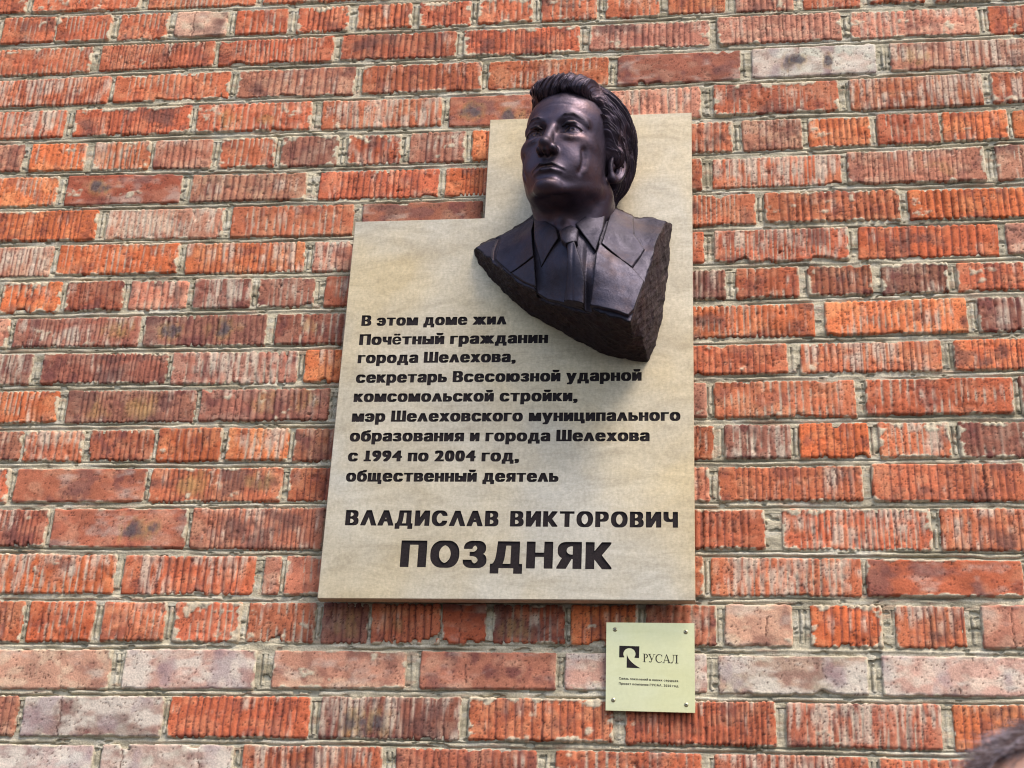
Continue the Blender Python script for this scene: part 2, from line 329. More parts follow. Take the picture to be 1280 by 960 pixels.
nbrick = 0
def make_brick(x0, x1, j, sty, rng, seed):
    global nbrick
    W_ = x1 - x0
    stepx, stepz = 2.1, 1.9
    nx = int(W_ / stepx) + 1
    xm = (x0 + x1) / 2
    gap = 6.6 + rng.uniform(-1, 1)
    nzz = 36
    u = np.linspace(-3, W_ + 3, nx); 
    X = x0 + u
    zt = joint_z(j, X) - gap + rng.uniform(-1.2, 1.2); zb = joint_z(j + 1, X) + gap + rng.uniform(-1.5, 1.2)
    # 3 mm skirts round the nominal face so the outline can wander
    w = np.linspace(0, 1, nzz)[:, None]
    Z = (zb - 3)[None, :] * (1 - w) + (zt + 3)[None, :] * w
    lean = rng.uniform(-.02, .03)
    Xg = np.repeat(X[None, :], nzz, 0)
    a = np.repeat(u[None, :], nzz, 0) + (Z - zb[None, :]) * lean
    b = Z - zb[None, :]; H = (zt - zb)[None, :] + 0 * Z; t = H - b
    # ---- ribs
    ribbed = not any(c in sty for c in 'sfg')
    half = W_ < 160
    mL = rng.uniform(14, 24) if half else rng.uniform(16, 36); mR = rng.uniform(12, 24) if half else rng.uniform(14, 36)
    ribs = np.zeros_like(a); ridge = np.zeros_like(a); rid = np.zeros_like(a)
    amp = (rng.choice([2.0, 3.0, 3.4, 4.2]) * rng.uniform(.85, 1.1) * (1.15 if half else 1)) if ribbed else rng.uniform(0, .25)
    pale = rng.random() < .5
    pitch = rng.choice([9, 11, 12.5, 13.5, 14]) if not half else rng.choice([11.5, 12.5, 13.5])
    edges = [mL]
    while edges[-1] < W_ - mR: edges.append(edges[-1] + pitch * rng.uniform(.75, 1.3))
    edges = np.array(edges)
    aw = a + .8 * noise(a / 30, b / 26, seed=seed + 3)
    k = np.clip(np.searchsorted(edges, aw) - 1, 0, len(edges) - 2)
    inside = (aw > edges[0]) & (aw < edges[-1])
    ph = (aw - edges[k]) / (edges[k + 1] - edges[k])
    prof = np.power(np.clip(np.sin(np.pi * np.clip(ph, 0, 1)), 0, 1), .85)
    ramp_ = np.array([rng.uniform(.5, 1.25) for _ in range(len(edges))])[k]
    fade = .25 + .95 * ss(-.6, .35, noise(aw / 48, b / 36, seed=seed + 5) + .3 * noise(aw / 12, b / 10, seed=seed + 6))
    ribs = np.where(inside, -amp * (1 - prof) * ramp_ * fade, 0.0)
    ridge = np.where(inside, prof, .8); rid = k
    # ---- outline
    n1 = fbm(Xg / 14, Z / 14, seed=seed + 11, oct=3); n2 = fbm(Xg / 5, Z / 5, seed=seed + 12, oct=2)
    wob = 1.6 * n1 + .7 * n2
    chip = np.clip(fbm(Xg / 22, Z / 18, seed=seed + 21, oct=2) - .25, 0, 1) * rng.choice([6, 10, 16, 34])
    cren = np.where(inside, (1 - prof) * amp * .8, 0)
    eb = b + wob - chip * rng.uniform(.3, 1) - cren; et = t + wob - cren * .6 - chip * rng.uniform(0, .6)
    el = a + wob * .8; er = W_ - a + wob * .8
    ex = np.minimum(el, er); ez = np.minimum(eb, et); r = 4.0
    e = np.where((ex < r) & (ez < r), r - np.hypot(r - ex, r - ez), np.minimum(ex, ez))
    # ---- relief
    h = rng.uniform(-.6, 2.6) + (a / W_ - .5) * rng.uniform(-2.2, 2.2) + (b / 66 - .5) * rng.uniform(-1.8, 1.2)
    h = h + .8 * fbm(Xg / 40, Z / 30, seed=seed + 31) + .28 * fbm(Xg / 5, Z / 5, seed=seed + 32, oct=2) + ribs
    tear = np.clip(fbm(aw / 9, b / 16, seed=seed + 33, oct=2) - .32, 0, 1) * 4.5
    h = h - tear * (1 if ribbed else .25)
    if 'f' in sty or 's' in sty or 'g' in sty: h = h + 1.0 * fbm(Xg / 60, Z / 40, seed=seed + 34)
    h = h - 2.6 * np.clip(1 - e / 2.8, 0, 1) ** 2
    h = np.where(e < 0, h - 14 * ss(0, 2.2, -e), h)
    # ---- colour
    base = np.array([COL[c] for c in sty if c in 'nopdsgf'] or [COL['n']]).mean(0)
    base = base * (1 + rng.uniform(-.22, .12) + np.array([0, 1, 1]) * rng.uniform(-.08, .14) + np.array([0, 0, 1]) * rng.uniform(-.05, .05))
    col = np.ones(a.shape + (3,)) * base
    q = fbm(Xg / 48, Z / 34, seed=seed + 41, oct=4)[..., None]
    col = col * (1 + .34 * q)
    alt = base * np.array((1.16, 1.5, 1.5)) + .02
    col = mix(col, alt, .75 * ss(-.05, .4, fbm(Xg / 30, Z / 22, seed=seed + 42, oct=3))[..., None])
    darkc = np.array((.20, .066, .058))
    col = mix(col, darkc * .75, (.85 if 'd' in sty else .55) * ss(.05, .6, fbm(Xg / 24, Z / 30, seed=seed + 43, oct=4))[..., None])
    if ribbed:      # every rib rubbed or dusted a little differently
        rv = np.array([rng.uniform(-1, 1) for _ in range(len(edges))])[k]
        col = col * (1 + .07 * np.where(inside, rv, 0)[..., None])
        rw = np.array([rng.random() for _ in range(len(edges))])[k]
        dust = ss(.1, .75, .8 * fbm(aw / 6.0, b / 45, seed=seed + 44, oct=3) + 0.35 * np.where(inside, rw, .2) + .22 * (b / 66 - .5) + (.22 if 'w' in sty else (.05 if 'p' in sty else -.08)))
        patch = ss(-.3, .4, fbm(Xg / 50, Z / 30, seed=seed + 46, oct=3) + (.22 if 'w' in sty else -.1))
        col = mix(col, CHALK * np.array((1, .93, .86)), (.75 * dust * patch)[..., None])
        gv = np.where(inside, (1 - prof), 0)      # dirt or cement caught in the grooves
        where = ss(-.35, .35, fbm(Xg / 34, Z / 26, seed=seed + 47, oct=2) + (.15 if 'w' in sty else 0))
        if pale: col = mix(col, np.array((.40, .34, .26)), (.85 * ss(.35, .8, gv) * where)[..., None])
        else: col = mix(col, darkc * .6, (.8 * ss(.35, .9, gv))[..., None])
    else:
        pt = ss(-.05, .55, fbm(Xg / 40, Z / 20, seed=seed + 48, oct=4) + (.15 if 'g' in sty else -.1))
        col = mix(col, CHALK * (1.08 if 'g' in sty else .95), ((.75 if 'g' in sty else .4) * pt)[..., None])
        if 'g' in sty:
            col = mix(col, np.array((.30, .22, .23)), (.6 * ss(.0, .5, fbm(Xg / 34, Z / 50, seed=seed + 49, oct=3)))[..., None])
        if 'f' in sty:
            col = mix(col, np.array((.17, .07, .06)), (.7 * ss(.1, .5, fbm(Xg / 40, Z / 32, seed=seed + 50, oct=3)))[..., None])
    if rng.random() < .3:      # kiln soot
        col = mix(col, np.array((.13, .060, .050)), (.7 * ss(.12, .5, fbm(Xg / 52, Z / 40, seed=seed + 57, oct=4)))[..., None])
    if 'b' in sty or 'y' in sty:
        for q_ in range(rng.choice([2, 2, 3]) if W_ > 160 else 1):
            cx = x0 + W_ * rng.uniform(.15, .85); cz = float(np.mean(zb)) + 66 * rng.uniform(.35, .65); rr = rng.uniform(12, 24)
            d = np.hypot((Xg - cx) / 1.15, Z - cz) + 16 * fbm(Xg / 16, Z / 20, seed=seed + 60 + q_, oct=3)
            col = mix(col, OCHRE, ((.45 if 'b' in sty else .38) * (1 - ss(rr * .5, rr * 1.5, d)) * ss(-.5, .3, fbm(Xg / 7, Z / 22, seed=seed + 66 + q_, oct=3)))[..., None])
            if 'b' in sty: col = mix(col, BURN, (.85 * (1 - ss(rr * .15, rr * .95, d)))[..., None])
    # pits and iron spots
    sc = 4.2
    cellx = np.floor(Xg / sc); cellz = np.floor(Z / sc)
    pr = hsh(cellx.astype(np.int64), cellz.astype(np.int64), np.zeros_like(cellx, np.int64), seed + 70)
    ox = hsh(cellx.astype(np.int64), cellz.astype(np.int64), np.ones_like(cellx, np.int64), seed + 71); oz = hsh(cellx.astype(np.int64), cellz.astype(np.int64), np.ones_like(cellx, np.int64) * 2, seed + 72)
    dens = ((.15 if x0 < -700 else .20) if ribbed else .05) + .16 * ss(0, .5, fbm(Xg / 30, Z / 30, seed=seed + 73))
    dist = np.hypot(Xg - (cellx + .25 + .5 * ox) * sc, Z - (cellz + .25 + .5 * oz) * sc)
    pit = np.where(pr < dens, 1 - ss(.5, 2.1, dist), 0)
    h = h - pit * 1.5; col = mix(col, np.array((.07, .028, .024)), (.85 * pit)[..., None])
    # firing cracks
    for q_ in range(rng.choice([0, 0, 1, 1, 2])):
        cx = W_ * rng.uniform(.15, .85)
        line = np.abs(a - cx - 3.5 * fbm(b / 16, b * 0 + q_ * 9.1, seed=seed + 80) - 1.2 * noise(b / 3.5, b * 0, seed=seed + 81))
        z0, z1 = (0, 70) if rng.random() < .5 else sorted((rng.uniform(0, 70), rng.uniform(0, 70)))
        cr = (1 - ss(.4, 1.5, line)) * (b > z0) * (b < z1)
        h = h - 2.2 * cr; col = mix(col, np.array((.09, .035, .028)), (.8 * cr)[..., None])
    # mortar smeared over the arrises
    sm = fbm(Xg / 20, Z / 13, seed=seed + 90, oct=4)
    edge = np.minimum(np.minimum(a, W_ - a) * .8, np.minimum(b * 1.1, t * (.55 if 'm' in sty else 1.0)))
    lvl = (14.0 if 'm' in sty else rng.choice([3, 5, 7, 10]))
    smear = ss(0, 2.2, lvl * (sm + .22) - edge)
    lump = ss(.42, .62, fbm(Xg / 30, Z / 22, seed=seed + 92, oct=3)) * (.9 if rng.random() < .36 else 0)
    smear = np.maximum(smear, 1.0 * lump * ss(-.3, .2, fbm(Xg / 8, Z / 8, seed=seed + 93)))
    mc = MORT * (1.08 + .25 * fbm(Xg / 9, Z / 9, seed=seed + 91, oct=3))[..., None]
    col = mix(col, mc, (.9 * smear)[..., None]); h = h + smear * 1.1
    col = np.clip(col, .012, .8)
    V = np.stack([Xg, -h, Z], -1).reshape(-1, 3) / 1000.0
    F = grid_faces(nx, nzz)
    # close the brick: a back ring 60 mm into the wall
    n0 = len(V)
    ring = np.concatenate([np.arange(nx), nx - 1 + nx * np.arange(1, nzz), (nzz * nx - 2) - np.arange(nx - 1), nx * np.arange(nzz - 2, 0, -1)])
    RB = V[ring].copy(); RB[:, 1] = .06
    V = np.vstack([V, RB]); m_ = len(ring)
    i = np.arange(m_); F = np.vstack([F, np.stack([ring[i], n0 + i, n0 + (i + 1) % m_, ring[(i + 1) % m_]], -1)])
    cc = np.vstack([col.reshape(-1, 3), col.reshape(-1, 3)[ring]])
    o = mesh_obj("brick", V, F, M_brick, wall, True, cc)
    nbrick += 1

rng = random.Random(11)
SKIPWALL = False
for ci, row in enumerate(COURSES):
    for bi, (x0, x1, sty) in enumerate(row):
        if SKIPWALL: continue
        make_brick(x0, x1, ci, sty, rng, ci * 137 + bi * 29 + 5)

# mortar : bedding strips and the upright joints between them, one relief
def mortar_h(X, Z, s, t, seed):
    """s : distance along, t : distance across from the joint's centre line, mm"""
    t = t + 1.4 * noise(s / 60, s * 0 + seed, seed=5) + .6 * noise(s / 14, s * 0 + seed, seed=6)
    bead = ss(-.5, .4, noise(s / 190, s * 0 + seed * 3.3, seed=7) + .15)
    hgt = -3.6 + 1.7 * fbm(X / 22, Z / 10, seed=8, oct=3) + .35 * fbm(X / 4, Z / 4, seed=9, oct=2)
    hgt = hgt + 2.0 * bead * np.exp(-(t / 2.6) ** 2)
    g1 = np.exp(-((t - 4.6) / 1.0) ** 2); g2 = np.exp(-((t + 4.4) / 1.1) ** 2)
    cut = ss(-.35, .35, noise(s / 120, s * 0 + seed * 1.7, seed=10) + .2); cut2 = ss(-.35, .35, noise(s / 120, s * 0 + seed * 2.9, seed=12) + .1)
    hgt = hgt - 4.2 * g1 * cut - 4.6 * g2 * cut2
    hole = ss(.36, .52, fbm(X / 18, Z / 7, seed=13, oct=3))
    hgt = hgt - 7.5 * hole
    hgt = hgt - .012 * np.clip(np.abs(t) - 5, 0, 4) ** 2
    return hgt, g1 * cut + g2 * cut2, hole, bead * np.exp(-(t / 2.6) ** 2)

def mortar_c(X, Z, gr, hole, bead):
    c = np.ones(X.shape + (3,)) * MORT
    c = c * (.95 + .5 * fbm(X / 24, Z / 8, seed=20, oct=5))[..., None]
    c = mix(c, np.array((.54, .50, .41)), (.65 * ss(0, .5, fbm(X / 50, Z / 8, seed=21, oct=3)) + .15 * bead)[..., None])
    c = mix(c, np.array((.20, .175, .115)), (.8 * ss(.05, .55, fbm(X / 90, Z / 16, seed=22, oct=4)))[..., None])
    c = mix(c, np.array((.34, .15, .09)), (.35 * ss(.3, .6, fbm(X / 40, Z / 12, seed=24, oct=3)))[..., None])
    c = mix(c, np.array((.13, .115, .08)), np.clip(.45 * gr + .6 * hole, 0, .85)[..., None])
    return np.clip(c, .02, .8)

MV, MF, MC = [], [], []; off = 0
if not SKIPWALL:
    nj = len(JZA)
    sx = np.arange(-1960, 960, 3.0)
    for j in range(nj):
        tt = np.arange(-14, 14.1, 1.4)
        X = np.repeat(sx[None, :], len(tt), 0); T = np.repeat(tt[:, None], len(sx), 1)
        Z = joint_z(j, X) + T
        h, gr, ho, be = mortar_h(X, Z, X, T, j)
        V = np.stack([X, -h, Z], -1).reshape(-1, 3) / 1000; F = grid_faces(len(sx), len(tt)) + off
        MV.append(V); MF.append(F); MC.append(mortar_c(X, Z, gr, ho, be).reshape(-1, 3)); off += len(V)
    for ci, row in enumerate(COURSES):
        for (a0, a1, _), (b0, b1, _) in zip(row, row[1:]):
            xc = (a1 + b0) / 2; hw = max(13.0, (b0 - a1) / 2 + 8)
            tt = np.arange(-hw, hw + .1, 1.5); zz = np.arange(joint_z(ci + 1, xc) + 13.6, joint_z(ci, xc) - 13.6, 2.4)
            X = xc + np.repeat(tt[None, :], len(zz), 0); Z = np.repeat(zz[:, None], len(tt), 1); T = X - xc
            h, gr, ho, be = mortar_h(X, Z, Z + xc * 7, T, ci + 40)
            V = np.stack([X, -h, Z], -1).reshape(-1, 3) / 1000; F = grid_faces(len(tt), len(zz)) + off
            MV.append(V); MF.append(F); MC.append(mortar_c(X, Z, gr, ho, be).reshape(-1, 3)); off += len(V)
    mo = mesh_obj("mortar", np.vstack(MV), np.vstack(MF), M_mortar, wall, True, np.vstack(MC))

# wall body behind the joints, and the rest of the facade outside the picture
def box(x0, x1, y0, y1, z0, z1):
    V = [(x, y, z) for z in (z0, z1) for y in (y0, y1) for x in (x0, x1)]
    F = [(0, 1, 5, 4), (1, 3, 7, 5), (3, 2, 6, 7), (2, 0, 4, 6), (4, 5, 7, 6), (1, 0, 2, 3)]
    return V, F
def boxes(lst):
    V, F = [], []
    for b in lst:
        v, f = box(*b); F += [tuple(i + len(V) for i in q) for q in f]; V += v
    return V, F
M_core = mat_simple("mortar core", (.40, .37, .28), .95, 0, .3, 60, .5)
v, f = boxes([(-5, 4, .007, .38, 0, 6.4)])
mesh_obj("wall_core", v, f, M_core, wall, False)
zlo, zhi = float(JZA[-1].min()) / 1000, float(JZA[0].max()) / 1000
far = []; fcol = []
rows = []
zr = [float(np.mean(JZA[j])) / 1000 for j in range(len(JZA))]          # measured joints, top to bottom
for ci in range(len(COURSES)): rows.append((zr[ci + 1] + .0066, zr[ci] - .0066, ci, True))
z, k = zr[0], 0
while z < 6.25: k += 1; rows.append((z + .0066, z + .0759, -k, False)); z += .0825
z, k = zr[-1], 0
while z > .14: k += 1; rows.append((z - .0759, z - .0066, len(COURSES) + k - 1, False)); z -= .0825
for z0, z1, ci, meas in rows:
    ln = .119 if (ci - 1) % 4 == 1 else .251
    spans = [(-4.97, 3.97)]
    if meas: spans = [(-4.97, COURSES[ci][0][0] / 1000 - .013), (COURSES[ci][-1][1] / 1000 + .013, 3.97)]
    for s0, s1 in spans:
        x = s0 + (0 if s0 > 0 else rng.uniform(0, .1))
        while x < s1 - .05:
            e = min(x + ln, s1)
            far.append((x, e, -.001 - rng.uniform(0, .003), .05, z0, z1)); fcol.append(rng.random()); x = e + .013
v, f = boxes(far)
cc = np.array([mix(np.array(COL['n']), np.array(COL['d']), t / .7) if t < .7 else np.array(COL['pos'[int(t * 97) % 3]]) for t in fcol]).repeat(8, 0)
fb = mesh_obj("brick", v, f, M_ribbed, wall, False, cc); fb['kind'] = 'stuff'

# ---------------------------------------------------------------- lettering
def glyph_outlines(c):
    """closed outlines of one character, sampled from its curve"""
    cu = bpy.data.curves.new("glyph", 'FONT'); cu.body = c; cu.size = 1.0
    o = bpy.data.objects.new("glyph", cu); C.objects.link(o)
    dg = bpy.context.evaluated_depsgraph_get(); dg.update()
    cv = o.evaluated_get(dg).to_curve(dg); out = []
    for sp in cv.splines:
        pts = []; bp = sp.bezier_points; n = len(bp)
        for i in range(n):
            p0, p1, p2, p3 = [np.array(v[:2]) for v in (bp[i].co, bp[i].handle_right, bp[(i + 1) % n].handle_left, bp[(i + 1) % n].co)]
            e_ = p3 - p0; L_ = math.hypot(*e_) + 1e-9
            bend = max(abs(e_[0] * (q_ - p0)[1] - e_[1] * (q_ - p0)[0]) / L_ for q_ in (p1, p2))
            for s_ in (np.linspace(0, 1, 7)[:-1] if bend > .002 else [0.0]):
                pts.append((1 - s_) ** 3 * p0 + 3 * s_ * (1 - s_) ** 2 * p1 + 3 * s_ * s_ * (1 - s_) * p2 + s_ ** 3 * p3)
        out.append(np.array(pts))
    o.evaluated_get(dg).to_curve_clear(); bpy.data.objects.remove(o); bpy.data.curves.remove(cu)
    return out

def sheet_with_holes(outlines):
    """even-odd filled sheet from a list of closed loops"""
    from mathutils.geometry import delaunay_2d_cdt
    vs, es = [], []
    for lp in outlines:
        b = len(vs); n = len(lp); vs += [Vector((float(p_[0]), float(p_[1]))) for p_ in lp]; es += [(b + i, b + (i + 1) % n) for i in range(n)]
    V, _, F = delaunay_2d_cdt(vs, es, [], 0, 1e-7)[:3]
    V = np.array([tuple(v) for v in V]); F = np.array(F)
    cen = V[F].mean(1); cr = np.zeros(len(cen), int)
    for lp in outlines:
        A = np.asarray(lp, float); Bq = np.roll(A, -1, 0)
        sel = (cen[:, 0] >= A[:, 0].min()) & (cen[:, 0] <= A[:, 0].max()) & (cen[:, 1] >= A[:, 1].min()) & (cen[:, 1] <= A[:, 1].max())
        if not sel.any(): continue
        c = cen[sel]; y = c[:, 1][:, None]; dy = Bq[:, 1] - A[:, 1]; dy = np.where(np.abs(dy) < 1e-12, 1e-12, dy)
        hit = ((A[:, 1] > y) != (Bq[:, 1] > y)) & (c[:, 0][:, None] < A[:, 0] + (y - A[:, 1]) / dy * (Bq[:, 0] - A[:, 0]))
        cr[sel] += hit.sum(1)
    F = F[cr % 2 == 1]
    return V, [tuple(int(i) for i in f) for f in F]

def tris(F):
    r = []
    for f in F:
        for i in range(1, len(f) - 1): r.append((f[0], f[i], f[i + 1]))
    return r

LINES = [
 ('В этом доме жил', -651.1, 2895.4, -375.0, 2893.0, 22.6), ('Почётный гражданин', -651.8, 2855.4, -296.0, 2853.1, 22.6),
 ('города Шелехова,', -651.4, 2817.4, -354.3, 2815.2, 22.6), ('секретарь Всесоюзной ударной', -651.3, 2777.2, -123.6, 2774.0, 22.6),
 ('комсомольской стройки,', -652.0, 2738.6, -238.4, 2735.0, 22.4), ('мэр Шелеховского муниципального', -651.8, 2698.7, -54.2, 2694.6, 22.4),
 ('образования и города Шелехова', -652.4, 2659.9, -108.6, 2655.8, 22.4), ('с 1994 по 2004 год,', -652.3, 2621.0, -339.9, 2618.8, 22.4),
 ('общественный деятель', -652.3, 2581.9, -268.4, 2579.5, 22.4), ('ВЛАДИСЛАВ ВИКТОРОВИЧ', -646.1, 2498.9, -59.1, 2494.1, 28.9),
 ('ПОЗДНЯК', -541.4, 2422.2, -172.3, 2418.9, 48.8)]

GL = {}
def contour(D, x0, y0, h):
    """closed zero loops of a 2-D field (marching squares)"""
    nx, ny = D.shape; seg = {}
    def pt(i, j, k, l):
        a_, b_ = D[i, j], D[k, l]; t = a_ / (a_ - b_)
        return (x0 + (i + (k - i) * t) * h, y0 + (j + (l - j) * t) * h)
    s = D < 0; code = s[:-1, :-1] * 1 + s[1:, :-1] * 2 + s[1:, 1:] * 4 + s[:-1, 1:] * 8
    E = {1: [(3, 0)], 2: [(0, 1)], 3: [(3, 1)], 4: [(1, 2)], 5: [(3, 2), (1, 0)], 6: [(0, 2)], 7: [(3, 2)], 8: [(2, 3)], 9: [(2, 0)], 10: [(0, 3), (2, 1)], 11: [(2, 1)], 12: [(1, 3)], 13: [(1, 0)], 14: [(0, 3)]}
    for i, j in np.argwhere((code > 0) & (code < 15)):
        ed = {0: ('h', i, j), 1: ('v', i + 1, j), 2: ('h', i, j + 1), 3: ('v', i, j)}
        for a_, b_ in E[int(code[i, j])]: seg[ed[a_]] = ed[b_]
    out = []
    while seg:
        s0 = next(iter(seg)); c = s0; lp = []
        while c in seg:
            n_ = seg.pop(c); k, i, j = c
            lp.append(pt(i, j, i + 1, j) if k == 'h' else pt(i, j, i, j + 1)); c = n_
        if len(lp) > 5: out.append(np.array(lp))
    return out

def simplify(lp, tol):
    """drop points that stay on a straight run"""
    keep = list(range(len(lp))); ch = True
    while ch and len(keep) > 6:
        ch = False; nk = []; i = 0
        while i < len(keep):
            a_, b_, c_ = lp[keep[i - 1]], lp[keep[i]], lp[keep[(i + 1) % len(keep)]]
            e_ = c_ - a_; L_ = math.hypot(*e_) + 1e-12
            if abs(e_[0] * (b_ - a_)[1] - e_[1] * (b_ - a_)[0]) / L_ < tol and L_ < .2 and i + 1 < len(keep):
                ch = True; nk.append(keep[i + 1]); i += 2
            else: nk.append(keep[i]); i += 1
        keep = nk
    return lp[keep]

def glyph(chr_, bx, by):
    """heavy outlines of one character: stems widened by bx, bars by by (em)"""
    k = (chr_, bx, by)
    if k in GL: return GL[k]
    lps = glyph_outlines({'л': '\u028c', 'Л': '\u039b'}.get(chr_, chr_)); hh = .009
    V = np.vstack(lps)
    if chr_ == '1':          # the plaque's figure one stands on a foot
        x0_, x1_ = V[:, 0].max() - .20, V[:, 0].max() + .11; y0_ = V[:, 1].min()
        L_ = lps[0]; ori = np.sum(L_[:, 0] * np.roll(L_[:, 1], -1) - np.roll(L_[:, 0], -1) * L_[:, 1])
        foot = np.array([(x0_, y0_), (x1_, y0_), (x1_, y0_ + .085), (x0_, y0_ + .085)])
        lps.append(foot if ori > 0 else foot[::-1]); V = np.vstack(lps)
    x0, x1, y0, y1 = V[:, 0].min() - .12, V[:, 0].max() + .12, V[:, 1].min() - .1, V[:, 1].max() + .1
    gx = np.arange(x0, x1, hh)[:, None]; gy = np.arange(y0, y1, hh)[None, :]
    d2 = np.full((gx.shape[0], gy.shape[1]), 1e9); ins = np.zeros(d2.shape, int)
    for lp in lps:
        for a_, b_ in zip(lp, np.roll(lp, -1, 0)):
            e_ = b_ - a_; t = np.clip(((gx - a_[0]) * e_[0] + (gy - a_[1]) * e_[1]) / (e_ @ e_ + 1e-12), 0, 1)
            d2 = np.minimum(d2, (gx - a_[0] - e_[0] * t) ** 2 + (gy - a_[1] - e_[1] * t) ** 2)
            if a_[1] != b_[1]: ins += (1 if a_[1] > b_[1] else -1) * ((a_[1] > gy) != (b_[1] > gy)) * (gx < a_[0] + (gy - a_[1]) / (b_[1] - a_[1]) * (b_[0] - a_[0]))
    D = np.sqrt(d2) * np.where(ins != 0, -1, 1)
    rx, ry = bx / hh, by / hh
    def minf(A, r, ax_):
        n_ = int(r); f_ = r - n_; out = A.copy()
        for s_ in range(1, n_ + 1):
            for g_ in (-s_, s_): out = np.minimum(out, np.roll(A, g_, ax_))
        for g_ in (-1, 1): out = np.minimum(out, np.roll(A, g_ * n_, ax_) * (1 - f_) + np.roll(A, g_ * (n_ + 1), ax_) * f_)
        return out
    D = minf(minf(D, rx, 0), ry, 1)
    D = np.where(D == 0, 1e-9, D)
    lo_ = [simplify(q_, .0012) for q_ in contour(D, x0, y0, hh)]
    P_ = np.vstack(lo_)
    GL[k] = (lo_, P_[:, 0].min(), P_[:, 0].max()); return GL[k]

WORDS = []
def place_line(txt, xl, zl, xr, zr, cap, bx, by, gap=.055, space=.30):
    """outlines fitted between two ends"""
    pen = 0.0; loops = []; prev = ' '; WORDS.clear(); wi = 0
    for c in txt:
        if c == ' ': pen += space; prev = c; wi += 1; continue
        lo_, a_, b_ = glyph(c, bx * (.55 if c == 'ё' else 1), by * (.5 if c == 'ё' else 1))
        g_ = gap
        if c in 'АЛДаУуТт' and prev in 'ЛАТДУл': g_ -= .03
        if prev == ' ' : g_ = 0
        pen += g_
        WORDS.extend([wi] * len(lo_))
        for q_ in lo_: loops.append(np.stack([q_[:, 0] - a_ + pen, q_[:, 1]], 1))
        pen += b_ - a_; prev = c
    cl = glyph('Н', bx, by)[0]; P_ = np.vstack(cl); y0 = P_[:, 1].min(); ch = P_[:, 1].max() - y0
    out = []
    for q_ in loops:
        s = q_[:, 0] / pen
        out.append(np.stack([xl + s * (xr - xl), zl + s * (zr - zl) + (q_[:, 1] - y0) / ch * cap], 1))
    return out

PY = -0.045
plaque = empty("memorial_plaque", (-0.356, -0.025, 2.364), "large pale brass memorial plaque with dark engraved Cyrillic lettering and a stepped upper left corner", "plaque")
outline = np.array([(-683, 2364.6), (-30.5, 2364.6), (-30.5, 3351.5), (-428.5, 3351.5), (-428.5, 3124.2), (-683, 3124.2)])
def inset(o, d):
    c = o.copy()
    sg = [(1, 1), (-1, 1), (-1, -1), (1, -1), (1, -1), (1, -1)]
    return c + np.array(sg) * d
allloops = []; lines_geo = []
for ln in LINES:
    big = ln[5] > 40
    lp = [q_ / 1000.0 for q_ in place_line(*ln, .078 if not big else .074, .021 if not big else .022, .04 if ln[5] < 25 else .10, .36 if ln[5] < 25 else .56)]
    allloops += lp
    for w_ in range(max(WORDS) + 1):
        lw_ = [q_ for q_, i_ in zip(lp, WORDS) if i_ == w_]
        P2, F = sheet_with_holes(lw_); lines_geo.append((P2 * 1000, F, lw_))
ch = 1.2
front = inset(outline, ch)
V2, F2 = sheet_with_holes([front / 1000.0] + allloops)
T2 = tris(F2)
V3 = np.stack([V2[:, 0], np.full(len(V2), PY), V2[:, 1]], 1)
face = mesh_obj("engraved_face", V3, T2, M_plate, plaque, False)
# body: chamfer + rim + back
def rim(o0, y0, o1, y1):
    n = len(o0)
    V = [(p[0] / 1000, y0, p[1] / 1000) for p in o0] + [(p[0] / 1000, y1, p[1] / 1000) for p in o1]
    return V, [(i, (i + 1) % n, n + (i + 1) % n, n + i) for i in range(n)]
Vb, Fb = [], []
for (o0, y0, o1, y1) in ((front, PY, outline, PY + .0012), (outline, PY + .0012, outline, PY + .020)):
    v, f = rim(o0, y0, o1, y1); Fb += [tuple(i + len(Vb) for i in q) for q in f]; Vb += v
q = len(Vb); Vb += [(p[0] / 1000, PY + .020, p[1] / 1000) for p in outline]
Fb += [(q, q + 1, q + 4, q + 5), (q + 1, q + 2, q + 3, q + 4)]
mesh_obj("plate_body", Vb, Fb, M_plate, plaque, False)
DEP = .0022
for (P2, F, lp) in lines_geo:
    Vl = [(p[0] / 1000, PY + DEP, p[1] / 1000) for p in P2]; Fl = [list(t) for t in tris(F)]
    for loop in lp:
        n = len(loop); b = len(Vl)
        Vl += [(p[0], PY, p[1]) for p in loop] + [(p[0], PY + DEP, p[1]) for p in loop]
        for i in range(n):
            j = (i + 1) % n; Fl += [(b + i, b + j, b + n + j), (b + i, b + n + j, b + n + i)]
    mesh_obj("engraved_word", Vl, Fl, M_enamel, plaque, False)
for (x, z) in ((-.64, 2.42), (-.08, 2.42), (-.08, 3.30), (-.38, 3.30), (-.64, 3.07)):
    a = np.linspace(0, 2 * np.pi, 17)[:-1]; n = 16
    Vs = [(x + .012 * math.cos(t), y, z + .012 * math.sin(t)) for y in (.010, PY + .0195) for t in a]
    mesh_obj("spacer", Vs, [(i, (i + 1) % n, n + (i + 1) % n, n + i) for i in range(n)], M_spacer, plaque, True)

